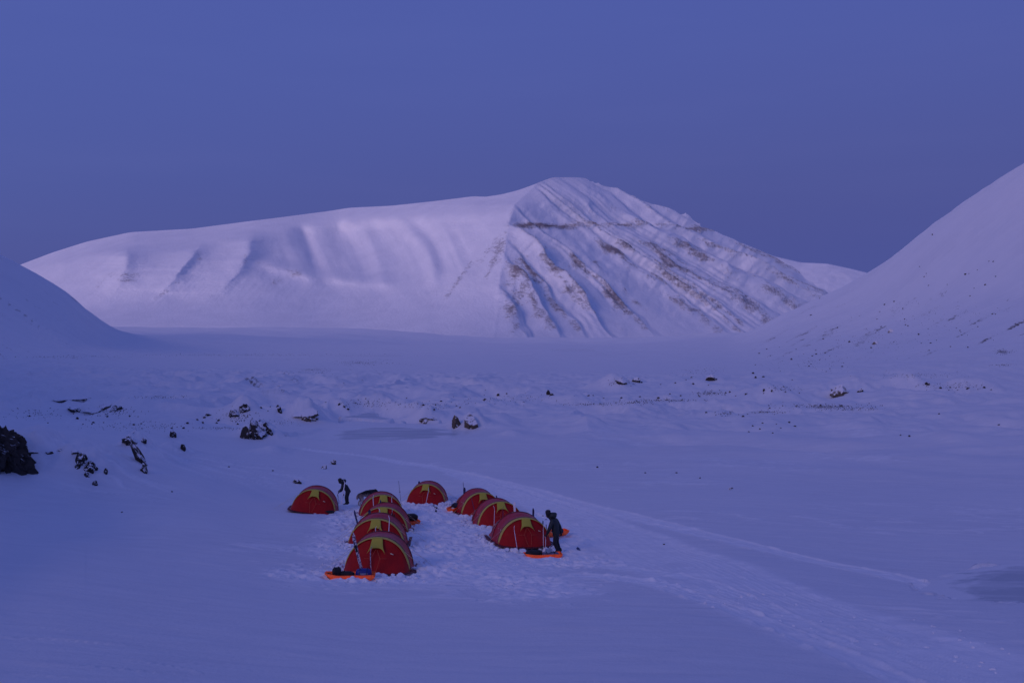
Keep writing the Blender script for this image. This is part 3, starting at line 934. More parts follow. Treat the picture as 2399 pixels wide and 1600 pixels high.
put_rock(-4, 1102, 76, 134, 'rock_bare', 'big dark rock face at the left edge, on the snow bank', lev=5, deep=0.7, seed=5, bury=0.1, tilt=-30, crag=0.42)
BANK = 'dark rocks breaking through the left snow bank'
put_rock(187, 1082, 26, 26, 'rock', 'upper of the two blocky dark rocks on the left snow bank', BANK, 4)
put_rock(205, 1101, 22, 22, 'rock', 'lower of the two blocky dark rocks on the left snow bank', BANK, 4)
put_rock(181, 1097, 9, 13, 'rock', 'small dark rock just left of the two blocky ones on the bank', BANK)
put_rock(201, 1116, 10, 13, 'rock', 'small dark rock under the two blocky ones on the bank', BANK)
put_rock(220, 1136, 8, 12, 'rock', 'lowest small dark rock on the left snow bank', BANK)
put_rock(246, 1110, 9, 14, 'rock', 'small dark rock right of the blocky pair on the bank', BANK)
put_rock(72, 1062, 20, 7, 'rock', 'flat dark rock right beside the big rock face', BANK)
put_rock(114, 1062, 14, 6, 'rock', 'flat dark rock on the bank top, second from the big rock face', BANK)
put_rock(140, 1055, 12, 5, 'rock', 'flat dark rock on the bank top, third from the big rock face', BANK)
put_rock(172, 1062, 16, 7, 'rock', 'flat dark rock on the bank top above the blocky pair', BANK)
put_rock(303, 1040, 24, 20, 'rock', 'broken dark rock at the top of the long rock rib', BANK, 4)
put_rock(322, 1080, 15, 64, 'rock', 'long slanting dark rock rib running down the left snow bank', BANK, 4, tilt=-24)
put_rock(337, 1107, 13, 20, 'rock', 'dark rock at the foot of the long slanting rib', BANK)
put_rock(334, 1036, 14, 9, 'rock', 'small dark rock right of the top of the long rib', BANK)
put_rock(404, 1024, 12, 16, 'rock', 'thin dark rock on the crest right of the long rib', BANK, tilt=-30)
put_rock(427, 1054, 8, 15, 'rock', 'small dark rock below the crest right of the long rib', BANK)
MOR = 'rock outcrops on the moraine beyond the camp'
put_rock(578, 1027, 26, 30, 'rock', 'leftmost column of the fluted dark rock left of the pond', MOR, 4)
put_rock(597, 1029, 28, 40, 'rock', 'tall middle column of the fluted dark rock left of the pond', MOR, 4, tilt=-12)
put_rock(614, 1023, 14, 18, 'rock', 'low right block of the fluted dark rock left of the pond', MOR, 4)
put_rock(631, 1017, 13, 22, 'rock', 'leaning dark slab right of the fluted rock', MOR, 4, tilt=-20)
put_rock(622, 1000, 9, 11, 'rock', 'small pointed dark rock above the fluted rock', MOR)
put_rock(712, 981, 46, 26, 'rock_tan', 'tan ribbed rock knob behind the left end of the pond', MOR, 4)
put_rock(737, 980, 16, 8, 'rock_tan', 'low tan rock at the right foot of the ribbed knob', MOR)
put_rock(1000, 986, 30, 15, 'rock_tan', 'low tan rock behind the right half of the pond', MOR, 4)
put_rock(1068, 1000, 20, 24, 'rock_tan', 'tan rock face left of the pointed snow capped rock', MOR, 4)
put_rock(1104, 1004, 26, 36, 'rock_tan', 'pointed tan rock at the right end of the pond', MOR, 4, tilt=-12)
put_rock(760, 1098, 11, 10, 'rock', 'dark stone on open snow, left of a pair below the pond', MOR)
put_rock(781, 1088, 9, 13, 'rock', 'dark stone on open snow, right of a pair below the pond', MOR, tilt=-25)
put_rock(694, 1132, 15, 9, 'rock', 'small dark rock in the snow above the leftmost tent', MOR)
put_rock(1968, 926, 30, 24, 'rock_tan', 'round boulder capped with snow on the right plain', MOR, 3, crag=0.02)
put_rock(2017, 918, 11, 8, 'rock', 'dark stone just right of the snow capped boulder', MOR)
put_rock(1284, 925, 7, 13, 'rock', 'thin upright dark stone on the middle of the moraine', MOR)
put_rock(1293, 926, 9, 7, 'rock', 'squat dark stone beside the thin upright one', MOR)
put_rock(152, 936, 70, 9, 'rock', 'long flat dark rock under the drift at far left', MOR, 4)
put_rock(168, 964, 22, 13, 'rock', 'leftmost dark outcrop in the row on the left moraine', MOR, 4)
put_rock(216, 967, 34, 14, 'rock', 'widest dark outcrop in the row on the left moraine', MOR, 4)
put_rock(246, 957, 22, 11, 'rock', 'dark outcrop just above the widest one on the left moraine', MOR, 4)
put_rock(272, 961, 22, 12, 'rock', 'rightmost dark outcrop in the row on the left moraine', MOR, 4)
put_rock(546, 973, 26, 15, 'rock', 'lower dark outcrop on the moraine above the fluted rock', MOR, 4)
put_rock(574, 963, 18, 14, 'rock', 'upper dark outcrop on the moraine above the fluted rock', MOR, 4)
put_rock(487, 974, 11, 7, 'rock', 'lone dark stone left of the two outcrops above the fluted rock', MOR)
put_rock(655, 966, 9, 14, 'rock', 'narrow dark rock left of the tan ribbed knob', MOR)
put_rock(1455, 899, 18, 13, 'rock', 'left of two small fluted rocks on a white drift', MOR)
put_rock(1490, 895, 18, 11, 'rock', 'right of two small fluted rocks on a white drift', MOR)
put_rock(1667, 892, 20, 16, 'rock', 'dark fluted rock at the foot of the right hillside', MOR)
put_rock(2088, 778, 9, 10, 'rock_tan', 'upper tan boulder on the right hillside', MOR)
put_rock(2052, 806, 12, 7, 'rock_tan', 'lower tan boulder on the right hillside', MOR)
put_rock(1710, 1147, 7, 6, 'rock', 'lone dark stone on the open snow right of the trail', MOR)
put_rock(2172, 902, 9, 8, 'rock', 'dark stone at the left end of a stone line on the right plain', MOR)


def stone(px, py, w, h, grp, label, i):
    p = on_ground(px, py)
    s = p.y / F
    me = ROCK_BANK[i % 8]
    if len(me.materials) == 0:
        me.materials.append(M['stone'])
    o = bpy.data.objects.new('stone', me)
    COL.objects.link(o)
    o.location = (p.x, p.y, p.z + h * s * 0.12)
    o.scale = (w * s * 0.6, w * s * 0.6, h * s * 0.75)
    o.rotation_euler = (random.uniform(-.3, .3), random.uniform(-.3, .3), random.uniform(0, 6.28))
    tag(o, label, 'stone', grp)


def scatter_px(n, boxes):
    out = []
    for _ in range(n):
        x0, x1, y0, y1 = random.choice(boxes)
        out.append((random.uniform(x0, x1), random.gauss((y0 + y1) / 2, (y1 - y0) / 4)))
    return out


i = 0
for px, py in scatter_px(55, [(40, 330, 965, 985), (150, 480, 980, 1010), (460, 640, 965, 1000), (100, 250, 985, 1000), (660, 900, 930, 960), (850, 1150, 920, 960), (1150, 1400, 905, 940), (1000, 1250, 945, 965), (600, 720, 950, 960)]):
    w = random.uniform(2.5, 6.5)
    stone(px, py, w, w * random.uniform(.5, .95), 'stones on the left and middle moraine', 'small dark stone showing through the snow of the left and middle moraine', i); i += 1
for px, py in scatter_px(55, [(1380, 1640, 925, 945), (1560, 1760, 915, 932), (1800, 2060, 945, 962), (1780, 1900, 905, 925), (2160, 2330, 900, 918), (1640, 1760, 955, 985), (1500, 1640, 890, 905), (1740, 1900, 985, 1015), (1600, 1900, 870, 900)]):
    w = random.uniform(2.5, 6)
    stone(px, py, w, w * random.uniform(.5, .9), 'stones on the plain at right', 'small dark stone showing through the snow of the plain at right', i); i += 1
for px, py in scatter_px(75, [(1880, 2250, 690, 880), (2050, 2390, 700, 860), (1750, 2000, 800, 870), (2150, 2390, 560, 720)]):
    w = random.uniform(1.8, 4.5)
    stone(px, py, w, w * random.uniform(.5, .9), 'stones on the right hillside', 'small dark stone sticking out of the right hillside', i); i += 1
for px, py in [(1585, 1108), (1640, 1120), (1715, 1144), (1512, 1108), (1400, 1095), (1754, 1012), (1810, 1015), (2110, 1020), (2130, 1022), (2340, 995), (2200, 970), (1555, 1275), (639, 1103), (536, 1094), (403, 1152), (60, 1040), (285, 1200)]:
    stone(px, py, random.uniform(3.5, 5.5), random.uniform(2.2, 3.6), 'stones scattered on the open snow', 'small dark stone scattered on the open snow near camp', i); i += 1

# uncountable grit in the dark streaks of the moraine
gv, gf = [], []
def grit(px, py, n, w, h, smin, smax):
    for _ in range(n):
        x = px + random.gauss(0, w * 0.5); y = py + random.gauss(0, h * 0.5)
        p = on_ground(x, y)
        s = p.y / F * random.uniform(smin, smax)
        b = len(gv)
        a = random.uniform(0, 6.28)
        for k in range(4):
            ang = a + k * 1.571 + random.uniform(-.3, .3)
            gv.append((p.x + math.cos(ang) * s * 1.3, p.y + math.sin(ang) * s * 1.3, p.z - s * 0.3))
        gv.append((p.x + random.uniform(-.3, .3) * s, p.y + random.uniform(-.3, .3) * s, p.z + s * random.uniform(.5, 1.0)))
        for k in range(4):
            gf.append((b + k, b + (k + 1) % 4, b + 4))


for a in [(1925, 952, 190, 110, 7, .7, 1.7), (1990, 958, 90, 70, 4, .6, 1.5), (1660, 921, 110, 40, 6, .7, 1.8), (1560, 938, 160, 90, 3, .7, 1.7), (1380, 947, 120, 70, 3, .6, 1.4), (1480, 943, 90, 60, 3, .6, 1.5),
          (1840, 912, 80, 50, 7, .6, 1.4), (1700, 968, 50, 25, 6, .7, 1.7), (1800, 965, 60, 40, 4, .6, 1.5), (250, 965, 150, 70, 10, .6, 1.8), (330, 1000, 220, 130, 12, .6, 1.6), (560, 975, 110, 40, 14, .6, 1.7),
          (520, 1003, 90, 60, 3, .6, 1.6), (80, 970, 110, 70, 14, .6, 1.5), (860, 945, 120, 90, 12, .6, 1.5), (1010, 950, 90, 90, 10, .6, 1.4), (1190, 935, 130, 110, 12, .6, 1.4), (1460, 895, 80, 40, 8, .6, 1.5),
          (850, 850, 180, 70, 6, .5, 1.1), (735, 868, 110, 60, 6, .5, 1.1), (600, 832, 240, 300, 3, .5, 1.1), (150, 836, 120, 120, 4, .5, 1.2), (2350, 824, 110, 22, 6, .5, 1.2), (2230, 905, 130, 90, 10, .5, 1.4), (2350, 855, 60, 30, 3, .5, 1.2),
          (2060, 800, 160, 130, 40, .5, 1.2), (2200, 740, 160, 120, 40, .4, 1.1), (1900, 850, 140, 120, 20, .5, 1.2), (650, 990, 80, 60, 8, .6, 1.4), (370, 930, 90, 60, 4, .6, 1.4), (1640, 870, 90, 60, 10, .5, 1.3), (2150, 880, 110, 120, 8, .5, 1.2)]:
    grit(*a)
tag(link('gravel', mesh_pd('gravel', gv, gf), M['stone'], None, False), 'dark gravel blown clear in thin streaks on the moraine', 'gravel', kind='stuff')

# ================================================================== camp materials
def fabric(name, col, rough=0.5, spec=0.5, wr=0.012):
    m, t, b, L = new_mat(name)
    tcn = t.nodes.new('ShaderNodeTexCoord')
    n = noise_node(t, 2.2, 4, 0.6, tcn.outputs['Object'])
    r = ramp(t, n.outputs['Fac'], 0.3, 0.7, tuple(c * 0.86 for c in col) + (1,), tuple(c * 1.1 for c in col) + (1,))
    L.new(r.outputs['Color'], b.inputs['Base Color'])
    b.inputs['Roughness'].default_value = rough
    b.inputs['Specular IOR Level'].default_value = spec
    st = t.nodes.new('ShaderNodeMapping')
    st.inputs['Scale'].default_value = (3.0, 1.0, 1.0)
    L.new(tcn.outputs['Object'], st.inputs['Vector'])
    n2 = noise_node(t, 2.4, 3, 0.55, st.outputs['Vector'])
    bump(t, b, n2.outputs['Fac'], wr)
    return m


M['red'] = fabric('red_tent_nylon', (0.42, 0.010, 0.008), 0.6, 0.22, 0.03)
M['roof'] = fabric('red_tent_roof_nylon', (0.46, 0.014, 0.022), 0.40, 0.45, 0.03)
M['yellow'] = fabric('yellow_tent_sleeve', (0.58, 0.45, 0.11), 0.7, 0.15, 0.01)
M['vent'] = fabric('yellow_green_vent', (0.52, 0.45, 0.06), 0.65, 0.2, 0.01)
M['cord'] = plain('orange_cord', (0.62, 0.13, 0.05), 0.7)
M['pale_cord'] = plain('pale_cord', (0.75, 0.66, 0.45), 0.7)
M['darkred'] = plain('snow_flap', (0.12, 0.006, 0.012), 0.7)
M['black'] = plain('black_fabric', (0.012, 0.012, 0.015), 0.75, 0.3)
M['pole'] = plain('dark_pole', (0.02, 0.02, 0.025), 0.4)
M['white_ski'] = plain('white_ski_topsheet', (0.82, 0.76, 0.80), 0.35, 0.10, 14)
M['print_ski'] = None
M['blue_ski'] = plain('dark_blue_ski_base', (0.035, 0.04, 0.12), 0.35, 0.3, 9)
M['grey_pole'] = plain('grey_pole_shaft', (0.34, 0.33, 0.38), 0.35, 0.1, 9)
M['orange'] = plain('fluorescent_orange_sledge', (1.7, 0.22, 0.03), 0.45, 0.12, 5)
M['bluebag'] = plain('blue_bag_fabric', (0.012, 0.02, 0.20), 0.5, 0.2)
M['greybag'] = plain('grey_blue_fabric', (0.09, 0.10, 0.16), 0.6, 0.45, 7)
M['navy'] = plain('navy_fabric', (0.012, 0.014, 0.04), 0.7, 0.3)
M['print'] = plain('pale_print', (0.55, 0.58, 0.66), 0.5)
M['steel'] = plain('shovel_metal', (0.42, 0.44, 0.48), 0.3, 0.1, 6, metallic=0.7)
M['jacket'] = plain('dark_green_jacket', (0.016, 0.024, 0.026), 0.65, 0.35, 5, bumpd=0.01, bscale=9)
M['jacket2'] = plain('dark_navy_jacket', (0.010, 0.012, 0.022), 0.65, 0.35, 5, bumpd=0.01, bscale=9)
M['trousers'] = plain('black_trousers', (0.009, 0.009, 0.012), 0.7, 0.3, 5, bumpd=0.008, bscale=9)
M['skin'] = plain('skin', (0.42, 0.26, 0.2), 0.5)
M['clod'] = plain('loose_snow', (0.86, 0.87, 0.90), 0.65, 0.05, 8, 0.25, bumpd=0.01, bscale=22)


def printed_ski():
    m, t, b, L = new_mat('printed_ski_topsheet')
    tcn = t.nodes.new('ShaderNodeTexCoord')
    n = noise_node(t, 16, 3, 0.6, tcn.outputs['Object'])
    r = ramp(t, n.outputs['Fac'], 0.47, 0.53, (0.62, 0.58, 0.64, 1), (0.07, 0.06, 0.12, 1))
    L.new(r.outputs['Color'], b.inputs['Base Color'])
    b.inputs['Roughness'].default_value = 0.35
    return m


M['print_ski'] = printed_ski()


def tube_me(name, pts, rad, seg=6, closed_ends=True):
    """tube along points; rad a number or list"""
    pts = [Vector(p) for p in pts]
    rads = rad if isinstance(rad, (list, tuple)) else [rad] * len(pts)
    vs, fs = [], []
    for i, p in enumerate(pts):
        d = (pts[min(i + 1, len(pts) - 1)] - pts[max(i - 1, 0)]).normalized()
        a = d.orthogonal().normalized()
        if abs(d.z) < 0.95:
            a = d.cross(Vector((0, 0, 1))).normalized()
        b_ = d.cross(a)
        for k in range(seg):
            t = 2 * math.pi * k / seg
            vs.append(p + (a * math.cos(t) + b_ * math.sin(t)) * rads[i])
    for i in range(len(pts) - 1):
        for k in range(seg):
            k2 = (k + 1) % seg
            fs.append((i * seg + k, i * seg + k2, (i + 1) * seg + k2, (i + 1) * seg + k))
    if closed_ends:
        fs.append(tuple(range(seg))[::-1]); fs.append(tuple((len(pts) - 1) * seg + k for k in range(seg)))
    return mesh_pd(name, vs, fs)


def sheet_me(name, P, thick=0.0):
    """quad sheet from rows of points"""
    nr, nc = len(P), len(P[0])
    vs = [p for row in P for p in row]
    fs = [(r * nc + c, r * nc + c + 1, (r + 1) * nc + c + 1, (r + 1) * nc + c) for r in range(nr - 1) for c in range(nc - 1)]
    me = mesh_pd(name, vs, fs)
    if thick:
        bm = bmesh.new(); bm.from_mesh(me)
        bmesh.ops.solidify(bm, geom=bm.faces[:], thickness=thick)
        bm.to_mesh(me); bm.free()
    return me


def bag_me(name, lx, ly, lz, seed=1, lump=0.12, lev=3):
    bm = bmesh.new()
    bmesh.ops.create_icosphere(bm, subdivisions=lev, radius=1.0)
    for v in bm.verts:
        p = v.co
        q = Vector((math.copysign(abs(p.x) ** 0.6, p.x), math.copysign(abs(p.y) ** 0.7, p.y), math.copysign(abs(p.z) ** 0.75, p.z)))
        q *= 1 + lump * mnoise.noise(q * 2.2 + Vector((seed * 5.3, seed, 0)))
        v.co = Vector((q.x * lx / 2, q.y * ly / 2, q.z * lz / 2 + lz * 0.45))
    me = bpy.data.meshes.new(name)
    bm.to_mesh(me); bm.free()
    return me


# ================================================================== tents
HW, HH = 1.06, 1.06                      # half width and height of the front hoop
HOOPS = [(0.0, HW, HH), (1.05, HW * 1.03, HH * 1.10), (2.1, HW * 0.84, HH * 0.74), (2.95, HW * 0.62, 0.06)]
NPH = 28


def hoop_pt(w, h, t):
    """t from 0 (left foot) to 1 (right foot)"""
    a = math.pi * (1 - t)
    c, s = math.cos(a), math.sin(a)
    return (w * math.copysign(abs(c) ** 0.92, c), h * abs(s) ** 1.06)


def body_section(y):
    ys = [h[0] for h in HOOPS]
    w = float(np.interp(y, ys, [h[1] for h in HOOPS])); h = float(np.interp(y, ys, [h_[2] for h_ in HOOPS]))
    if y > 2.1:
        f = (y - 2.1) / 0.85
        h = HOOPS[2][2] * math.sqrt(max(0.0, 1 - f ** 1.7)) + 0.03
        w = HOOPS[2][1] * (1 - 0.45 * f ** 2)
    elif y > 0:
        f = (y % 1.05) / 1.05
        sag = 1 - 0.045 * math.sin(math.pi * f)
        w *= sag; h *= 1 - 0.035 * math.sin(math.pi * f)
    return w, h


def build_tent(seed=0):
    root = empty('tunnel_tent')
    wr = lambda x, y, z, a: a * mnoise.noise(Vector((x * 1.6 + seed * 7.1, y * 1.9, z * 1.6 - seed * 3.3))) + 0.4 * a * mnoise.noise(Vector((x * 5 - seed, y * 5, z * 4 + seed * 2.0)))
    rows = []
    for y in np.concatenate([np.linspace(0, 2.1, 25), np.linspace(2.17, 2.95, 10)]):
        w, h = body_section(float(y))
        row = []
        for k in range(NPH + 1):
            x, z = hoop_pt(w, h, k / NPH)
            fl = max(0.0, 1 - z / 0.14)             # the hem flares outwards
            e_ = wr(x, y, z, 0.05) * min(1.0, abs((y % 1.05) - 0.0) * 4, abs(1.05 - (y % 1.05)) * 4)
            row.append((x * (1 + 0.10 * fl * fl + e_), y, z * (1 + e_)))
        rows.append(row)
    can = link('canopy', sheet_me('canopy', rows, 0.006), M['roof'], root)
    # vestibule in front of the hoop
    rows = []
    for r in np.linspace(0, 1, 15):
        row = []
        for k in range(NPH + 1):
            t = k / NPH
            x, z = hoop_pt(HW, HH, t)
            d = 0.80 * math.sin(math.pi * t) ** 0.75
            gx = x * 1.02
            sag = 0.05 * math.sin(math.pi * r) * math.sin(math.pi * t) * (1 + 0.4 * math.sin(t * 19))
            rr_ = r ** 1.1
            sag += wr(x, r * 2, z, 0.055) * math.sin(math.pi * min(1, r * 1.1)) * math.sin(math.pi * t)
            row.append((x + (gx - x) * r, -0.01 - d * rr_ + sag, z * (1 - r)))
        rows.append(row)
    ves = link('vestibule', sheet_me('vestibule', rows, 0.006), M['red'], root)

    def on_ves(x, v, lift=0.045):
        """point on the vestibule: x across, v 0 at the hoop .. 1 at the ground"""
        t = 1 - math.acos(max(-1, min(1, math.copysign(abs(x / HW) ** (1 / 0.92), x)))) / math.pi
        hx, hz = hoop_pt(HW, HH, t)
        d = 0.80 * math.sin(math.pi * t) ** 0.75
        return (x, -0.01 - d * v ** 1.1 - lift, hz * (1 - v) + lift * 0.5)
    rows = []
    for r in np.linspace(0, 1, 9):
        row = []
        for k in range(13):
            q = k / 12 * 2 - 1
            half = 0.17 + 0.07 * r + (0.06 * max(0, r - 0.6) / 0.4)
            v = 0.02 + r * (0.29 + 0.15 * abs(q) ** 3)
            row.append(on_ves(q * half, v, 0.055 + 0.02 * r))
        rows.append(row)
    link('vent_flap', sheet_me('vent_flap', rows, 0.004), M['vent'], ves)
    for sx_ in (-1, 1):
        pts = [on_ves(0.02 * sx_, 0.34), on_ves(0.15 * sx_, 0.58), on_ves(0.10 * sx_, 0.78), on_ves(0.05 * sx_, 0.97)]
        link('door_zip', tube_me('door_zip', pts, 0.006, 5), M['cord'], ves)
        pts = [on_ves(0.15 * sx_, 0.58), on_ves(0.36 * sx_, 0.56)]
        link('door_tie', tube_me('door_tie', pts, 0.005, 5), M['cord'], ves)
    p0_ = on_ves(0.46, 0.38, 0.05); p1_ = on_ves(0.56, 0.38, 0.05)
    link('tag', sheet_me('tag', [[p0_, p1_], [(p0_[0], p0_[1] - .006, p0_[2] - .03), (p1_[0], p1_[1] - .006, p1_[2] - .03)]], 0.003), M['pale_cord'], ves)
    # yellow sleeve over the front hoop
    rows = []
    for (y, k) in ((-0.075, 0.985), (-0.05, 1.004), (0.05, 1.02), (0.13, 1.018), (0.15, 1.0)):
        row = []
        for j in range(NPH * 2 + 1):
            x, z = hoop_pt(HW * k, HH * k, j / NPH / 2)
            row.append((x, y, z))
        rows.append(row)
    link('pole_sleeve', sheet_me('pole_sleeve', rows, 0.004), M['yellow'], root)
    edge = [(hoop_pt(HW * 1.02, HH * 1.02, j / 40)[0], 0.16, hoop_pt(HW * 1.02, HH * 1.02, j / 40)[1]) for j in range(41)]
    link('seam', tube_me('seam', edge, 0.010, 5), M['pole'], root)
    for (y, w, h) in HOOPS[1:3]:
        pts = [(hoop_pt(w * 1.004, h * 1.004, j / 40)[0], y, hoop_pt(w * 1.004, h * 1.004, j / 40)[1]) for j in range(41)]
        link('hoop', tube_me('hoop', pts, 0.014, 6), M['pole'], root)
    # guy lines and their short pale ties
    for sx_ in (-1, 1):
        for (y, yo) in ((0.06, -0.35), (1.05, 1.05), (2.1, 2.5)):
            w, h = body_section(y)
            t = 0.5 + sx_ * 0.29
            x, z = hoop_pt(w * 1.02, h * 1.02, t)
            link('guy_line', tube_me('guy_line', [(x, y, z), (sx_ * (w + 0.75), yo, -0.02)], 0.004, 4), M['pale_cord'], root)
        w, h = body_section(0.5)
        x, z = hoop_pt(w * 1.012, h * 1.012, 0.5 + sx_ * 0.33)
        w2_, h2_ = body_section(0.8)
        x2, z2 = hoop_pt(w2_ * 1.012, h2_ * 1.012, 0.5 + sx_ * 0.33)
        link('tie', tube_me('tie', [(x, 0.30, z - .02), (x, 0.48, z + .01)], 0.008, 5), M['pale_cord'], can)
        link('tie', tube_me('tie', [(x2, 0.62, z2), (x2, 0.84, z2 - .03)], 0.008, 5), M['pale_cord'], can)
    # snow flap lying on the ground round the hem
    path = [(-HW * 1.06, 2.1), (-HW * 1.12, 1.0), (-HW * 1.12, 0.0)] + [(math.cos(math.pi * (1 + q / 10)) * HW * 1.06, -0.84 * math.sin(math.pi * q / 10) ** 0.75 - 0.02) for q in range(1, 10)] + [(HW * 1.12, 0.0), (HW * 1.12, 1.0), (HW * 1.06, 2.1)]
    rows = [[], []]
    for i, (x, y) in enumerate(path):
        wob = 0.10 + 0.05 * math.sin(i * 2.3)
        n = Vector((x, y - 0.6)).normalized()
        rows[0].append((x * 0.97, y * 0.98, 0.03)); rows[1].append((x + n.x * wob, y + n.y * wob, 0.005))
    link('snow_flap', sheet_me('snow_flap', rows, 0.01), M['darkred'], root)
    return root


TLABEL = {
    'T1': 'red tent nearest the camera, with the orange sledge in front',
    'T2': 'red tent second from the front in the left row',
    'T3': 'red tent third from the front in the left row',
    'T4': 'red tent at the back of the left row, beside the dog',
    'T5': 'red tent standing alone between the two rows at the back',
    'T0': 'red tent at far left beside the stooping person, no snow heaped on it',
    'R1': 'red tent at the front of the right row beside the standing person',
    'R2': 'red tent in the middle of the right row',
    'R3': 'red tent at the back of the right row'}
TPOS = {}
for i, (k, v) in enumerate(TENTS.items()):
    o = build_tent(i + 1)
    p = at(*v[:3])
    o.location = (p.x, p.y, p.z - 0.01)
    ca_, sa_ = math.cos(R(v[3])), math.sin(R(v[3]))
    gz_ = lambda x, y: ground_z(p.x + x * ca_ - y * sa_, p.y + x * sa_ + y * ca_)
    g0, g1, gl, gr = gz_(0, -0.6), gz_(0, 2.4), gz_(-1.1, 0.6), gz_(1.1, 0.6)
    pit, rol = math.atan2(g1 - g0, 3.0), math.atan2(gr - gl, 2.2)     # the tent lies on the slope
    o.rotation_euler = (Matrix.Rotation(R(v[3]), 3, 'Z') @ Matrix.Rotation(pit, 3, 'X') @ Matrix.Rotation(-rol, 3, 'Y')).to_euler()
    s_ = {'T0': 1.04, 'T5': 0.97, 'T4': 0.98}.get(k, 1.0)
    o.scale = (s_ * (1 + 0.02 * math.sin(i * 2.1)), s_, s_ * (1 + 0.03 * math.cos(i * 1.7)))
    tag(o, TLABEL[k], 'tent', 'red tunnel tents of the camp')
    TPOS[k] = (p, R(v[3]))


def tent_pt(k, x, y, z=0.0):
    p, a = TPOS[k]
    X = p.x + x * math.cos(a) - y * math.sin(a); Yw = p.y + x * math.sin(a) + y * math.cos(a)
    return Vector((X, Yw, p.z + z))


# ------------------------------------------------------------------ snow heaped on the hems
cv, cf = [], []
ICO = None
def clod(p, r, flat=0.7):
    global ICO
    if ICO is None:
        ICO = []
        for sd in range(10):
            bm = bmesh.new(); bmesh.ops.create_icosphere(bm, subdivisions=2, radius=1.0)
            rr = random.Random(sd)
            pl = [(Vector((rr.uniform(-1, 1), rr.uniform(-1, 1), rr.uniform(-1, 1))).normalized(), rr.uniform(.5, .85)) for _ in range(6)]
            for v in bm.verts:
                q = v.co * (1 + 0.35 * mnoise.noise(v.co * 1.7 + Vector((sd * 4.0, 0, 0))))
                for n, d in pl:
                    e = q.dot(n) - d
                    if e > 0: q -= n * e
                v.co = q
            ICO.append(([v.co.copy() for v in bm.verts], [tuple(x.index for x in f.verts) for f in bm.faces])); bm.free()
    V, Fc = random.choice(ICO)
    b = len(cv)
    a = random.uniform(0, 6.28); ca, sa = math.cos(a), math.sin(a)
    ex = random.uniform(0.8, 1.4)
    for q in V:
        x = q.x * ex
        cv.append((p.x + (x * ca - q.y * sa) * r, p.y + (x * sa + q.y * ca) * r, p.z + q.z * r * flat))
    for f in Fc:
        cf.append(tuple(b + i for i in f))


for k in TENTS:
    if k == 'T0':
        continue
    for _ in range(95):                       # along the vestibule foot
        q = random.random()
        x = -HW * math.cos(math.pi * q) * 1.04; y = -0.84 * math.sin(math.pi * q) ** 0.75
        off_ = abs(random.gauss(0.06, 0.13))
        n = Vector((x, y - 0.3)).normalized()
        p = tent_pt(k, x + n.x * off_, y + n.y * off_)
        r_ = random.choice([0.05, 0.06, 0.07, 0.08, 0.10, 0.13, 0.16]) * random.uniform(.7, 1.1)
        p.z = ground_z(p.x, p.y) + r_ * 0.25
        clod(p, r_)
    for _ in range(46):                       # along both sides
        sd = random.choice((-1, 1)); y = random.uniform(0, 2.6)
        x = sd * (HW * 1.07 + abs(random.gauss(0.05, 0.14)))
        p = tent_pt(k, x, y)
        r_ = random.uniform(.05, .14)
        p.z = ground_z(p.x, p.y) + r_ * 0.25
        clod(p, r_)
for _ in range(260):                          # strewn over the trodden snow and by the trail
    px, py = random.choice([(random.uniform(770, 1000), random.uniform(1345, 1365)), (random.uniform(960, 1160), random.uniform(1200, 1330)), (random.uniform(1100, 1340), random.uniform(1285, 1330)), (random.uniform(740, 830), random.uniform(1270, 1345)), (random.uniform(930, 1070), random.uniform(1182, 1200))])
    p = on_ground(px, py)
    r_ = random.uniform(.02, .06)
    p.z += r_ * 0.2
    clod(p, r_)
for _ in range(60):
    t_ = random.random()
    px = 1560 + 800 * t_ + random.gauss(0, 14); py = 1385 + 195 * t_ + random.gauss(0, 10) - random.choice((0, 52)) * (0.6 + t_ * 0.6)
    p = on_ground(px, py)
    r_ = random.uniform(.02, .055)
    p.z += r_ * 0.2
    clod(p, r_)
tag(link('snow_clods', mesh_pd('snow_clods', cv, cf), M['clod'], None, False), 'loose lumps of snow shovelled round the tents', 'snow', kind='stuff')

# ================================================================== skis and poles
def ski_parts(length, w=0.075, bend=0.16):
    w = w * 1.25
    """ski standing on its tail: z along the ski, +y is the base side; tip bends forward at the top"""
    prof = []
    n = 16
    for i in range(n + 1):
        f = i / n
        z = f * length
        wl = w * (0.5 - 0.10 * math.sin(math.pi * min(1, f / 0.9)))
        if f > 0.88:
            wl *= math.sqrt(max(0.02, 1 - ((f - 0.88) / 0.12) ** 2.2))
        y = bend * max(0, (f - 0.84) / 0.16) ** 2
        th = 0.012 if f > 0.85 else 0.02
        prof.append((z, y, wl, th))
    vs, fs = [], []
    for z, y, wl, th in prof:
        vs += [(-wl, y - th / 2, z), (wl, y - th / 2, z), (wl, y + th / 2, z), (-wl, y + th / 2, z)]
    for i in range(n):
        for k in range(4):
            k2 = (k + 1) % 4
            fs.append((i * 4 + k, i * 4 + k2, i * 4 + 4 + k2, i * 4 + 4 + k))
    fs += [(3, 2, 1, 0), tuple(n * 4 + k for k in range(4))]
    return mesh_pd('blade', vs, fs)


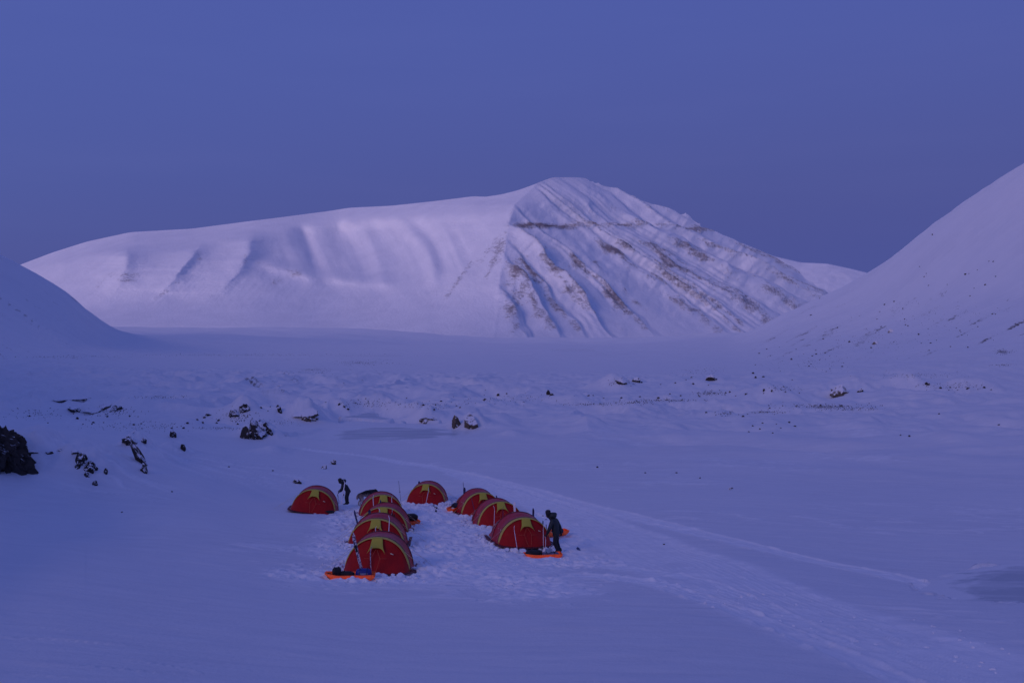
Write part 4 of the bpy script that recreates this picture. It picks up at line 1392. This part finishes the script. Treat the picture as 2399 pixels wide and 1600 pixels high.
def binding_me(zc):
    vs, fs = [], []
    for (x0, x1, y0, y1, z0, z1) in [(-.032, .032, -.055, -.012, zc - .03, zc + .07), (-.028, .028, -.03, -.012, zc - .16, zc - .05), (-.036, .036, -.075, -.02, zc + .0, zc + .03)]:
        b = len(vs)
        vs += [(x0, y0, z0), (x1, y0, z0), (x1, y1, z0), (x0, y1, z0), (x0, y0, z1), (x1, y0, z1), (x1, y1, z1), (x0, y1, z1)]
        fs += [tuple(b + i for i in q) for q in ((0, 3, 2, 1), (4, 5, 6, 7), (0, 1, 5, 4), (1, 2, 6, 5), (2, 3, 7, 6), (3, 0, 4, 7))]
    return mesh_pd('binding', vs, fs)


def orient(o, base, top, spin):
    d = (top - base).normalized()
    o.rotation_mode = 'QUATERNION'
    o.rotation_quaternion = d.to_track_quat('Z', 'Y') @ Quaternion((0, 0, 1), spin)
    o.location = base


SKIG = 'skis planted in the snow round the tents'
def ski(bpx, bpy_, tpx, tpy, Y, mat, label, spin=0.0, bury=0.28, w=0.075, bend=0.05, bind=0.35, lean=0.0):
    b = at(bpx, bpy_, Y)
    gz = ground_z(b.x, b.y)
    b.z = max(b.z, gz - 0.05)
    t = at(tpx, tpy, Y + lean)
    d = (t - b).normalized()
    b2 = b - d * bury
    L_ = (t - b2).length
    root = empty('ski')
    link('blade', ski_parts(L_, w, bend), M[mat], root, smooth=False)
    if bind is not None:
        link('binding', binding_me(bury + (L_ - bury) * bind), M['black'], root, smooth=False)
    orient(root, b2, t, spin)
    tag(root, label, 'ski', SKIG)
    return root


def pole(bpx, bpy_, tpx, tpy, Y, label, mat='grey_pole', lean=0.0, r=0.009, basket=0.12, grip=True):
    b = at(bpx, bpy_, Y); t = at(tpx, tpy, Y + lean)
    d = (t - b).normalized(); b2 = b - d * 0.12
    L_ = (t - b2).length
    root = empty('ski_pole')
    link('shaft', tube_me('shaft', [(0, 0, 0), (0, 0, L_ - 0.1)], [r * 0.8, r], 6), M[mat], root)
    if grip:
        link('grip', tube_me('grip', [(0, 0, L_ - 0.16), (0, 0, L_ - 0.12), (0, 0, L_ - 0.02), (0, 0, L_)], [r * 1.4, r * 2.1, r * 2.0, r * 1.2], 8), M['black'], root)
        link('strap', tube_me('strap', [(0, 0, L_ - 0.03), (0.05, 0.01, L_ - 0.1), (0.03, 0.02, L_ - 0.2), (0.0, 0.01, L_ - 0.05)], 0.006, 5), M['black'], root)
    if basket:
        zb = 0.12 + basket
        link('basket', tube_me('basket', [(0, 0, zb), (0, 0, zb + 0.012)], [0.055, 0.03], 10), M['black'], root)
    orient(root, b2, t, random.uniform(0, 6))
    tag(root, label, 'ski pole', 'ski poles standing in the camp')
    return root


# left row, nearest tent first
ski(869.5, 1353, 867.3, 1280, 31.6, 'print_ski', 'printed white and dark ski upright before the nearest tent door', w=0.10, bind=0.02)
ski(851, 1351, 826, 1248, 31.7, 'print_ski', 'narrow edge-on ski leaning left before the nearest tent', spin=1.35, w=0.09, bind=0.68)
ski(881, 1258, 879, 1233, 36.9, 'white_ski', 'white ski tip left of a dark one before the second left tent', bind=None)
ski(889, 1258, 888, 1233, 36.9, 'blue_ski', 'dark ski tip before the second left tent', bind=None)
ski(910, 1256, 913, 1207, 37.2, 'white_ski', 'white ski at the right side of the second left tent', bind=None)
ski(841, 1240, 829.5, 1195, 39.8, 'blue_ski', 'dark ski leaning left behind the second left tent', spin=1.0, bind=None, bend=0.02)
ski(912, 1222, 921, 1190, 40.9, 'print_ski', 'printed ski leaning right before the third left tent', bind=0.3)
ski(866, 1222, 866, 1193, 41.0, 'blue_ski', 'dark ski at the left of the third left tent', bind=None, w=0.09)
ski(889.5, 1222, 889.8, 1190, 41.0, 'white_ski', 'white ski with black binding before the third left tent', bind=0.45, w=0.10)
pole(922, 1230, 919, 1200, 41.2, 'grey ski pole, left of a pair before the third left tent', basket=0)
pole(926, 1230, 924, 1204, 41.2, 'grey ski pole, right of a pair before the third left tent', basket=0)
ski(876, 1198, 873.5, 1158, 46.4, 'white_ski', 'white ski at the left of the rear left tent', w=0.11, bind=None)
ski(919, 1198, 917, 1161, 46.4, 'white_ski', 'white ski at the right of the rear left tent', w=0.10, bind=None)
ski(891.5, 1198, 891.5, 1170, 46.2, 'blue_ski', 'dark ski before the vent of the rear left tent', w=0.06, bind=None)
# lone tent at the back
ski(996, 1189, 1005.5, 1142, 52.6, 'white_ski', 'white ski leaning right against the lone rear tent', w=0.13, bind=0.02)
ski(982, 1165, 982, 1126, 57.0, 'blue_ski', 'dark ski tip behind the lone rear tent', w=0.10, bind=None, bend=0.03)
pole(939.5, 1180, 933.5, 1122, 51.5, 'thin dark ski pole standing alone left of the lone rear tent', 'pole', basket=0.62, grip=False)
pole(1022, 1198, 1016, 1183, 50.5, 'dark ski pole lying on the snow before the lone rear tent', 'pole', lean=1.1, basket=0.1)
pole(1026, 1191, 1018, 1187, 50.8, 'short dark ski pole lying beside another before the lone tent', 'pole', lean=0.2, basket=0.1)
# right row
ski(1211, 1281, 1203, 1231, 38.8, 'white_ski', 'white ski before the front right tent, left of its door', bind=None, w=0.06, bend=0.04)
ski(1273, 1284, 1272.5, 1228, 38.9, 'white_ski', 'taller white ski by the stooping person, front right tent', bind=None, w=0.065, bend=0.04)
ski(1278, 1286, 1278.5, 1256, 38.6, 'white_ski', 'shorter white ski by the stooping person, front right tent', bind=None, w=0.055, bend=0.03)
ski(1238, 1262, 1238.5, 1195, 42.6, 'white_ski', 'pale ski tip, left of two behind the front right tent', bind=None)
ski(1247, 1262, 1250, 1188, 42.6, 'blue_ski', 'dark curved ski tip, right of two behind the front right tent', spin=1.4, bind=None, w=0.07, bend=0.14)
pole(1273, 1262, 1272, 1219, 41.0, 'ski pole with its basket up beside the front right tent', 'pole', basket=0.95)
pole(1281, 1262, 1279.5, 1228, 41.2, 'shorter ski pole between the front right tent and the person', 'pole', basket=0.8)
ski(1157, 1246, 1159, 1184, 44.8, 'white_ski', 'long white ski left of the door of the middle right tent', w=0.085, bind=0.04, bend=0.06)
ski(1179, 1240, 1178, 1186, 44.6, 'blue_ski', 'dark blue ski before the vent of the middle right tent', w=0.09, bind=None, bend=0.03)
ski(1208, 1222, 1204.5, 1176, 45.6, 'white_ski', 'pale ski with curved tip right of the middle right tent', spin=1.2, w=0.09, bind=None)
ski(1112, 1198, 1104, 1165, 49.4, 'blue_ski', 'dark blue ski leaning left before the rear right tent', w=0.11, bind=None, bend=0.03)
ski(1162, 1190, 1164, 1159, 50.5, 'blue_ski', 'dark ski tip right of the rear right tent', spin=1.2, w=0.06, bind=None, bend=0.12)
ski(1088, 1180, 1088, 1141, 54.0, 'blue_ski', 'dark ski behind the rear right tent', w=0.11, bind=0.75, bend=0.03)
pole(1089, 1180, 1084.5, 1125, 54.0, 'thin dark ski pole sticking up behind the rear right tent', 'pole', basket=0, grip=False, r=0.012)
# by the person at far left
ski(799, 1191, 809, 1124, 55.0, 'white_ski', 'pale ski standing before the stooping person at far left', w=0.085, bind=0.42, bend=0.10, spin=0.5)
pole(794, 1182, 791, 1157, 54.6, 'dark ski pole right of the far left tent', 'pole', basket=0.1)
# a ski lying half buried at far right of the camp
ski(1359, 1297, 1353, 1283, 39.3, 'blue_ski', 'short dark ski stuck in the snow right of the standing person', bind=0.1, bury=0.1, w=0.10, bend=0.03, lean=0.35)

# ================================================================== sledges and baggage
def sled_me(L_=1.6, W=0.52, H=0.19):
    """open tray; +x is the bow"""
    n = 22
    vs, fs = [], []
    sec = [(-1.0, 1.0), (-0.97, 0.55), (-0.86, 0.10), (-0.60, 0.0), (0, 0.02), (0.60, 0.0), (0.86, 0.10), (0.97, 0.55), (1.0, 1.0)]
    m = len(sec)
    for i in range(n + 1):
        f = i / n
        x = (f - 0.5) * L_
        nose = max(0, (f - 0.74) / 0.26); tail = max(0, (0.12 - f) / 0.12)
        w = W / 2 * (1 - 0.42 * nose ** 2) * (1 - 0.15 * tail ** 2)
        lift = H * 0.95 * nose ** 1.8 + H * 0.55 * tail ** 1.6
        top = H * (1 + 0.25 * nose)
        for (a, b_) in sec:
            vs.append((x + 0.05 * nose * b_, w * a * (0.90 + 0.10 * b_), lift + b_ * (top - lift)))
    for i in range(n):
        for k in range(m - 1):
            fs.append((i * m + k, i * m + k + 1, (i + 1) * m + k + 1, (i + 1) * m + k))
    fs.append(tuple(range(m))); fs.append(tuple(n * m + k for k in range(m))[::-1])
    me = mesh_pd('hull', vs, fs)
    bm = bmesh.new(); bm.from_mesh(me)
    bmesh.ops.solidify(bm, geom=bm.faces[:], thickness=0.012)
    bm.to_mesh(me); bm.free()
    # rim along both gunwales
    rim = []
    for sd in (0, m - 1):
        rim.append([Vector(vs[i * m + sd]) for i in range(n + 1)])
    return me, rim


def build_sled(L_=1.6, W=0.52, H=0.23):
    root = empty('pulk_sledge')
    me, rim = sled_me(L_, W, H)
    hull = link('hull', me, M['orange'], root)
    for r_ in rim:
        link('rim', tube_me('rim', r_, 0.016, 6), M['orange'], hull)
    for sd in (-1, 1):                        # dark runner edge and pull rope
        link('runner', tube_me('runner', [((f - 0.5) * L_, sd * W * 0.26, 0.004 + H * 0.9 * max(0, (f - 0.76) / 0.24) ** 1.8) for f in np.linspace(0.1, 0.98, 16)], 0.012, 5), M['black'], root)
    link('tow_rope', tube_me('tow_rope', [(L_ * 0.49, -W * 0.2, H * 1.1), (L_ * 0.40, -W * 0.42, H * 0.8), (L_ * 0.22, -W * 0.54, H * 0.25), (L_ * 0.02, -W * 0.58, 0.02), (-L_ * 0.1, -W * 0.56, 0.01)], 0.012, 5), M['black'], root)
    return root


sled = build_sled()
SLG = 'orange pulk sledges of the camp'
def place_sled(o, px, py, Y, rz, label, tilt=0.0, dz=0.0, sc_=0.93):
    p = at(px, py, Y)
    p.z = ground_z(p.x, p.y) + dz
    o.location = p
    o.rotation_euler = (0, tilt, rz)
    o.scale = (sc_, sc_, sc_)
    tag(o, label, 'sledge', SLG)
    return p


pS1 = place_sled(sled, 822, 1362, 31.0, R(184), 'orange sledge lying before the nearest tent, blue bag on it')
s2 = copy_tree(sled); pS2 = place_sled(s2, 964, 1206, 46.0, R(112), 'orange sledge carrying a black bag behind the left row of tents', dz=0.02)
s3 = copy_tree(sled); pS3 = place_sled(s3, 1068, 1182, 51.6, R(70), 'orange sledge between the lone rear tent and the right row', dz=0.05)
s4 = copy_tree(sled); pS4 = place_sled(s4, 1294, 1266, 42.6, R(205), 'orange sledge behind the standing person at right', dz=0.02, sc_=0.9)
s5 = copy_tree(sled); pS5 = place_sled(s5, 1273, 1295, 38.0, R(190), 'orange sledge before the front right tent, half under a black bag', dz=-0.10, sc_=0.88)


def bag(name, at_p, dims, mat, label, rz=0.0, seed=1, cat='bag', tilt=0.0):
    root = empty(name, at_p, rz)
    root.rotation_euler = (tilt, 0, rz)
    body = link('body', bag_me('body', *dims, seed=seed), M[mat], root)
    lx, ly, lz = dims
    for f in (-0.22, 0.22):
        pts = [(f * lx, math.cos(a) * ly * 0.52, lz * 0.46 + math.sin(a) * lz * 0.53) for a in np.linspace(-0.3, math.pi + 0.3, 12)]
        link('strap', tube_me('strap', pts, 0.011, 5), M['black'], root)
    tag(root, label, cat)
    return root


def up_from(p, dx, dy, dz): return Vector((p.x + dx, p.y + dy, p.z + dz))


b1 = bag('duffel_bag', up_from(pS1, 0.40, 0.0, 0.10), (0.50, 0.32, 0.30), 'bluebag', 'blue stuff sack lying on the nearest orange sledge', 0.06, 3)
for (x0, x1, z) in [(-0.12, 0.14, 0.17), (-0.10, 0.05, 0.12)]:
    link('print', sheet_me('print', [[(x0, -0.158, z), (x1, -0.158, z)], [(x0, -0.160, z - 0.022), (x1, -0.160, z - 0.022)]], 0.002), M['print'], b1)
bag('harness', up_from(pS1, -0.44, 0.0, 0.14), (0.28, 0.24, 0.30), 'black', 'black tow harness heaped on the bow of the nearest sledge', 0.4, 5, 'harness')
bag('harness', up_from(pS1, -0.12, 0.02, 0.15), (0.46, 0.22, 0.15), 'black', 'flat black harness belt lying amidships on the nearest sledge', -0.1, 6, 'harness')
bag('duffel_bag', up_from(pS2, -0.02, 0.02, 0.12), (0.62, 0.46, 0.34), 'black', 'large black bag on the sledge behind the left row', R(8), 7)
bag('harness', up_from(pS2, -0.46, -0.05, 0.0), (0.22, 0.24, 0.42), 'black', 'black rucksack frame standing left of the black bag', R(20), 8, 'harness')
bag('duffel_bag', up_from(pS3, 0.08, -0.02, 0.12), (0.62, 0.36, 0.26), 'navy', 'dark bag on the sledge between the lone tent and right row', R(-20), 9)
bag('duffel_bag', up_from(pS4, 0.22, -0.02, 0.10), (0.52, 0.32, 0.24), 'navy', 'dark blue bag on the sledge behind the standing person', R(18), 10)
bag('duffel_bag', up_from(pS5, -0.36, 0.0, 0.10), (0.62, 0.40, 0.26), 'black', 'black bag heaped on the sledge before the front right tent', R(12), 11)
bag('duffel_bag', up_from(pS5, 0.26, 0.02, 0.08), (0.66, 0.36, 0.20), 'greybag', 'crumpled grey-blue bag under the shovel on the right front sledge', R(8), 13)
# grey gear and a shovel on the right front sledge
t_ = empty('snow_shovel', up_from(pS5, 0.18, 0.06, 0.28), R(-20))
t_.rotation_euler = (R(8), R(-6), R(-20))
rows = [[(x, y, 0.05 * (x * 6) ** 2 * 0.25 + 0.03 * (y > 0.1)) for x in np.linspace(-0.13, 0.13, 7)] for y in np.linspace(-0.15, 0.17, 6)]
link('blade', sheet_me('blade', rows, 0.004), M['steel'], t_)
link('shaft', tube_me('shaft', [(0, 0.12, 0.02), (0, 0.62, 0.06)], 0.016, 8), M['grey_pole'], t_)
link('handle', tube_me('handle', [(-0.07, 0.63, 0.06), (0.07, 0.63, 0.06)], 0.017, 8), M['black'], t_)
tag(t_, 'grey metal snow shovel on the sledge before the front right tent', 'shovel')
t_ = empty('snow_shovel', up_from(pS5, -0.05, 0.22, -0.05))
t_.rotation_euler = (R(-4), R(3), R(30))
link('shaft', tube_me('shaft', [(0, 0, 0.0), (0, 0, 0.46)], 0.018, 8), M['pole'], t_)
link('handle', tube_me('handle', [(-0.06, 0, 0.47), (0.06, 0, 0.47)], 0.018, 8), M['black'], t_)
tag(t_, 'black shovel handle standing up beside the black bag at right', 'shovel')
# red snow flap corner and dark bag by single tents
rows = [[(x, y, 0.05 + 0.03 * math.sin(x * 9 + y * 5)) for x in np.linspace(-0.35, 0.35, 9)] for y in np.linspace(-0.07, 0.07, 3)]
cl_ = link('stuff_sack', sheet_me('stuff_sack', rows, 0.02), M['darkred'], None)
p = on_ground(1212, 1286); cl_.location = (p.x, p.y, p.z + 0.01)
tag(cl_, 'empty dark red sack lying in the snow before the front right tent', 'sack')
p = tent_pt('T0', 0.80, -0.45); p.z = ground_z(p.x, p.y)
bag('duffel_bag', p, (0.62, 0.22, 0.15), 'black', 'low black bag at the right corner of the far left tent', R(10), 12)

# ================================================================== people and the dog
def skin_mesh(name, verts, edges, radii, sub=2, root=0):
    me = bpy.data.meshes.new(name + '_skeleton')
    me.from_pydata([tuple(v) for v in verts], edges, [])
    o = bpy.data.objects.new(name + '_skeleton', me)
    COL.objects.link(o)
    md = o.modifiers.new('skin', 'SKIN')
    md.use_smooth_shade = True
    for i, v in enumerate(me.skin_vertices[0].data):
        r_ = radii[i]
        v.radius = r_ if isinstance(r_, tuple) else (r_, r_)
        v.use_root = (i == root)
    sb = o.modifiers.new('sub', 'SUBSURF')
    sb.levels = sub; sb.render_levels = sub
    dg = bpy.context.evaluated_depsgraph_get()
    dg.update()
    out = bpy.data.meshes.new_from_object(o.evaluated_get(dg))
    out.name = name
    bpy.data.objects.remove(o)
    bpy.data.meshes.remove(me)
    return out


def glove_me(wrist, fwd, palm_n, size=1.0):
    """palm with five separate curled fingers, thumb leaving the side"""
    f = fwd.normalized(); n = (palm_n - f * palm_n.dot(f)).normalized(); sdw = f.cross(n)
    V = [wrist, wrist + f * 0.05 * size, wrist + f * 0.09 * size]; E_ = [(0, 1), (1, 2)]; Rr = [(0.03, 0.026), (0.042, 0.024), (0.044, 0.022)]
    for i, (o_, ln) in enumerate([(-0.03, .060), (-0.010, .072), (0.010, .068), (0.030, .052)]):
        k = len(V)
        b0 = wrist + f * 0.09 * size + sdw * o_ * size
        V += [b0, b0 + (f * 0.8 + n * 0.35) * ln * 0.5 * size, b0 + (f * 0.45 + n * 0.8) * ln * size]
        E_ += [(2, k), (k, k + 1), (k + 1, k + 2)]
        Rr += [0.012, 0.011, 0.009]
    k = len(V)
    b0 = wrist + f * 0.04 * size - sdw * 0.036 * size
    V += [b0, b0 + (f * 0.5 - sdw * 0.6 + n * 0.3) * 0.035 * size, b0 + (f * 0.9 - sdw * 0.4 + n * 0.5) * 0.065 * size]
    E_ += [(1, k), (k, k + 1), (k + 1, k + 2)]
    Rr += [0.014, 0.013, 0.010]
    return skin_mesh('glove', V, E_, [r_ if isinstance(r_, tuple) else r_ * size for r_ in Rr], 1)


def person(origin, J, jacket, label, height_note=None, hood_back=True):
    """J : joints in metres, x to the right of the picture, y away from us, z up, origin between the feet"""
    root = empty('person', origin)
    v = lambda k: Vector(J[k])
    names = ['pelvis', 'waist', 'chest', 'neck', 'head0', 'head1', 'lsho', 'lelb', 'lwri', 'rsho', 'relb', 'rwri', 'lhip', 'lkne', 'lank', 'ltoe', 'rhip', 'rkne', 'rank', 'rtoe']
    idx = {n: i for i, n in enumerate(names)}
    P = [v(n) for n in names]
    E_ = [('pelvis', 'waist'), ('waist', 'chest'), ('chest', 'neck'), ('neck', 'head0'), ('head0', 'head1'), ('chest', 'lsho'), ('lsho', 'lelb'), ('lelb', 'lwri'), ('chest', 'rsho'), ('rsho', 'relb'), ('relb', 'rwri'),
          ('pelvis', 'lhip'), ('lhip', 'lkne'), ('lkne', 'lank'), ('lank', 'ltoe'), ('pelvis', 'rhip'), ('rhip', 'rkne'), ('rkne', 'rank'), ('rank', 'rtoe')]
    Rr = {'pelvis': (.15, .12), 'waist': (.145, .115), 'chest': (.17, .125), 'neck': (.06, .06), 'head0': (.085, .09), 'head1': (.082, .085), 'lsho': (.075, .075), 'lelb': (.055, .055), 'lwri': (.04, .04),
          'rsho': (.075, .075), 'relb': (.055, .055), 'rwri': (.04, .04), 'lhip': (.11, .11), 'lkne': (.082, .082), 'lank': (.065, .065), 'ltoe': (.045, .04), 'rhip': (.11, .11), 'rkne': (.082, .082), 'rank': (.065, .065), 'rtoe': (.045, .04)}
    # nose gives the face its front
    face = Vector(J['face']).normalized()
    P.append(v('head0') + face * 0.10 + Vector((0, 0, 0.01))); names.append('nose'); idx['nose'] = len(P) - 1
    E_.append(('head0', 'nose')); Rr['nose'] = (.022, .03)
    me = skin_mesh('body', P, [(idx[a], idx[b]) for a, b in E_], [Rr[n] for n in names], 2)
    me.materials.append(M['trousers']); me.materials.append(M['skin'])
    h0 = v('head0')
    for pl in me.polygons:
        c = pl.center - h0
        if c.length < 0.16 and c.dot(face) > 0.065 and c.z < 0.06:
            pl.material_index = 1
    body = link('body', me, None, root)
    # jacket : looser second skin over trunk and arms
    jn = ['pelvis', 'waist', 'chest', 'neck', 'lsho', 'lelb', 'lwri', 'rsho', 'relb', 'rwri']
    JP = [v(n) for n in jn]
    JP[0] = JP[0] + (JP[0] - JP[1]).normalized() * 0.02
    hem = JP[0] + (JP[0] - JP[1]).normalized() * 0.10
    JP.append(hem); jn.append('hem')
    ji = {n: i for i, n in enumerate(jn)}
    JE = [('hem', 'pelvis'), ('pelvis', 'waist'), ('waist', 'chest'), ('chest', 'neck'), ('chest', 'lsho'), ('lsho', 'lelb'), ('lelb', 'lwri'), ('chest', 'rsho'), ('rsho', 'relb'), ('relb', 'rwri')]
    JR = {'pelvis': (.185, .155), 'hem': (.19, .16), 'waist': (.18, .15), 'chest': (.20, .155), 'neck': (.095, .095), 'lsho': (.10, .10), 'lelb': (.078, .078), 'lwri': (.058, .058), 'rsho': (.10, .10), 'relb': (.078, .078), 'rwri': (.058, .058)}
    link('jacket', skin_mesh('jacket', JP, [(ji[a], ji[b]) for a, b in JE], [JR[n] for n in jn], 2, 1), M[jacket], root)
    # hat over the skull, hood lying on the back
    up_ = (v('head1') - v('head0')).normalized()
    hb = v('head0') + up_ * 0.05 - face * 0.015
    hm = bag_me('hat', 0.235, 0.215, 0.22, 2, 0.05, 3)
    q = up_.to_track_quat('Z', 'Y').to_matrix().to_4x4()
    hm.transform(Matrix.Translation(hb - up_ * 0.04) @ q)
    link('hat', hm, M['black'], root)
    back_dir = (v('chest') - v('neck')).normalized()
    hp = v('neck') - face * 0.10 + up_ * 0.03
    hd = bag_me('hood', 0.30, 0.30, 0.20, 4, 0.15, 3)
    hd.transform(Matrix.Translation(hp - Vector((0, 0, 0.07))))
    link('hood', hd, M[jacket], root)
    for s_ in 'lr':
        w = v(s_ + 'wri'); fw = w - v(s_ + 'elb')
        link('glove', glove_me(w - fw.normalized() * 0.02, fw, Vector(J.get('palm', (-1, 0, 0))), 1.15), M['black'], root)
        a, tcp = v(s_ + 'ank'), v(s_ + 'toe')
        d = (tcp - a); d.z = 0; d = d.normalized()
        heel = a - d * 0.07; heel.z = 0.05
        bm_ = skin_mesh('boot', [a + Vector((0, 0, 0.10)), a, heel, a + d * 0.10 + Vector((0, 0, 0.05 - a.z)), a + d * 0.20 + Vector((0, 0, 0.04 - a.z))], [(0, 1), (1, 2), (1, 3), (3, 4)], [.078, .07, .05, (.058, .05), (.048, .04)], 1, 1)
        link('boot', bm_, M['black'], root)
    tag(root, label, 'person')
    return root


# standing person at right, bending over the tent corner (pose read in metres from the picture)
k = 40.0 / F / 12.064 * 0.985
def rj(x, z, y=0.0): return ((x - 945) * k, y, (1395 - z) * k)
J1 = {'pelvis': rj(880, 850), 'waist': rj(868, 720), 'chest': rj(800, 520), 'neck': rj(735, 405), 'head0': rj(655, 345), 'head1': rj(650, 300),
      'lsho': rj(765, 490, -0.17), 'lelb': rj(685, 690, -0.22), 'lwri': rj(615, 845, -0.16), 'rsho': rj(885, 505, 0.17), 'relb': rj(990, 690, 0.12), 'rwri': rj(1015, 815, 0.05),
      'lhip': rj(872, 880, -0.09), 'lkne': rj(835, 1080, -0.11), 'lank': rj(925, 1320, -0.10), 'ltoe': rj(860, 1372, -0.13), 'rhip': rj(900, 880, 0.09), 'rkne': rj(905, 1100, 0.12), 'rank': rj(985, 1318, 0.10), 'rtoe': rj(915, 1365, 0.08),
      'face': (-0.85, -0.1, -0.5), 'palm': (-0.3, 0.9, 0)}
p = at(1230 + 945 / 12.064, 1180 + 1395 / 12.064, 38.9)
p.z = min(p.z, ground_z(p.x, p.y) + 0.02) if abs(p.z - ground_z(p.x, p.y)) < 0.25 else ground_z(p.x, p.y)
person(p, J1, 'jacket', 'person in dark green jacket stooping at the front right tent')
# stooping person at far left
k = 56.0 / F / 18.44 * 1.08
def lj(x, z, y=0.0): return ((x - 785) * k, y, (1290 - z) * k)
J2 = {'pelvis': lj(835, 745), 'waist': lj(800, 630), 'chest': lj(690, 505), 'neck': lj(590, 420), 'head0': lj(515, 385), 'head1': lj(508, 345),
      'lsho': lj(640, 500, -0.16), 'lelb': lj(600, 690, -0.22), 'lwri': lj(520, 740, -0.18), 'rsho': lj(650, 490, 0.16), 'relb': lj(585, 660, 0.22), 'rwri': lj(490, 720, 0.16),
      'lhip': lj(820, 775, -0.08), 'lkne': lj(755, 985, -0.09), 'lank': lj(790, 1230, -0.09), 'ltoe': lj(735, 1268, -0.10), 'rhip': lj(845, 775, 0.08), 'rkne': lj(790, 990, 0.10), 'rank': lj(815, 1230, 0.10), 'rtoe': lj(760, 1265, 0.12),
      'face': (-0.8, -0.1, -0.55), 'palm': (0, 0, -1)}
p = at(770 + 785 / 18.44, 1115 + 1290 / 18.44, 56.0)
p.z = ground_z(p.x, p.y)
person(p, J2, 'jacket2', 'person in dark clothes stooping beside the far left tent')


def dog(origin, label):
    """sled dog standing side on, nose to the right of the picture"""
    root = empty('dog', origin)
    P = {'rump': (-.34, 0, .56), 'loin': (-.12, 0, .58), 'rib': (.10, 0, .55), 'withers': (.26, 0, .58), 'neck': (.40, 0, .63), 'skull': (.50, 0, .64), 'muz': (.60, 0, .58), 'nose': (.66, 0, .565),
         'earl': (.47, -.05, .735), 'earr': (.47, .05, .735), 'tail0': (-.42, 0, .56), 'tail1': (-.50, 0, .46), 'tail2': (-.50, .02, .32)}
    E_ = [('rump', 'loin'), ('loin', 'rib'), ('rib', 'withers'), ('withers', 'neck'), ('neck', 'skull'), ('skull', 'muz'), ('muz', 'nose'), ('skull', 'earl'), ('skull', 'earr'), ('rump', 'tail0'), ('tail0', 'tail1'), ('tail1', 'tail2')]
    Rr = {'rump': (.125, .13), 'loin': (.12, .125), 'rib': (.14, .165), 'withers': (.125, .15), 'neck': (.10, .10), 'skull': (.075, .075), 'muz': (.042, .04), 'nose': (.024, .022), 'earl': (.014, .014), 'earr': (.014, .014), 'tail0': (.06, .06), 'tail1': (.065, .065), 'tail2': (.03, .03)}
    for n, sy in (('l', -0.085), ('r', 0.085)):
        P.update({'f' + n + '0': (.24, sy, .44), 'f' + n + '1': (.21, sy, .30), 'f' + n + '2': (.235, sy, .13), 'f' + n + '3': (.235, sy, .04), 'f' + n + '4': (.28, sy, .025),
                  'h' + n + '0': (-.32, sy, .44), 'h' + n + '1': (-.24, sy, .31), 'h' + n + '2': (-.385, sy, .19), 'h' + n + '3': (-.37, sy, .04), 'h' + n + '4': (-.32, sy, .025)})
        E_ += [('withers', 'f' + n + '0'), ('f' + n + '0', 'f' + n + '1'), ('f' + n + '1', 'f' + n + '2'), ('f' + n + '2', 'f' + n + '3'), ('f' + n + '3', 'f' + n + '4'),
               ('rump', 'h' + n + '0'), ('h' + n + '0', 'h' + n + '1'), ('h' + n + '1', 'h' + n + '2'), ('h' + n + '2', 'h' + n + '3'), ('h' + n + '3', 'h' + n + '4')]
        Rr.update({'f' + n + '0': .07, 'f' + n + '1': .05, 'f' + n + '2': .034, 'f' + n + '3': .03, 'f' + n + '4': .032, 'h' + n + '0': .095, 'h' + n + '1': .065, 'h' + n + '2': .035, 'h' + n + '3': .03, 'h' + n + '4': .032})
    names = list(P)
    ix = {n: i for i, n in enumerate(names)}
    me = skin_mesh('body', [Vector(P[n]) for n in names], [(ix[a], ix[b]) for a, b in E_], [Rr[n] for n in names], 2, ix['rib'])
    m, t, b, L = new_mat('dog_coat')
    tcn = t.nodes.new('ShaderNodeTexCoord')
    sep = t.nodes.new('ShaderNodeSeparateXYZ')
    L.new(tcn.outputs['Object'], sep.inputs[0])
    n = noise_node(t, 9, 4, 0.6, tcn.outputs['Object'])
    hgt_ = math_node(t, 'ADD', sep.outputs['Z'], math_node(t, 'MULTIPLY', math_node(t, 'SUBTRACT', n.outputs['Fac'], 0.5), 0.22))
    r_ = ramp(t, hgt_, 0.36, 0.62, (0.42, 0.36, 0.34, 1), (0.010, 0.010, 0.012, 1))
    e_ = r_.color_ramp.elements.new(0.52); e_.color = (0.20, 0.15, 0.13, 1)
    L.new(r_.outputs['Color'], b.inputs['Base Color'])
    b.inputs['Roughness'].default_value = 0.9
    bump(t, b, noise_node(t, 60, 3, 0.6, tcn.outputs['Object']).outputs['Fac'], 0.02)
    link('body', me, m, root)
    pts = [(0.17 + 0.02 * math.cos(a), math.sin(a) * 0.155, 0.54 + math.cos(a) * 0.185) for a in np.linspace(0, 2 * math.pi, 18)]
    link('harness', tube_me('harness', pts, 0.016, 5), M['navy'], root)
    tag(root, label, 'dog')
    return root


p = at(859, 1180, 52.5)
p.z = ground_z(p.x, p.y)
d_ = dog(p, 'black and grey sled dog standing behind the rear left tent')
d_.scale = (1.12, 1.12, 1.12)
d_.rotation_euler = (0, 0, R(38))
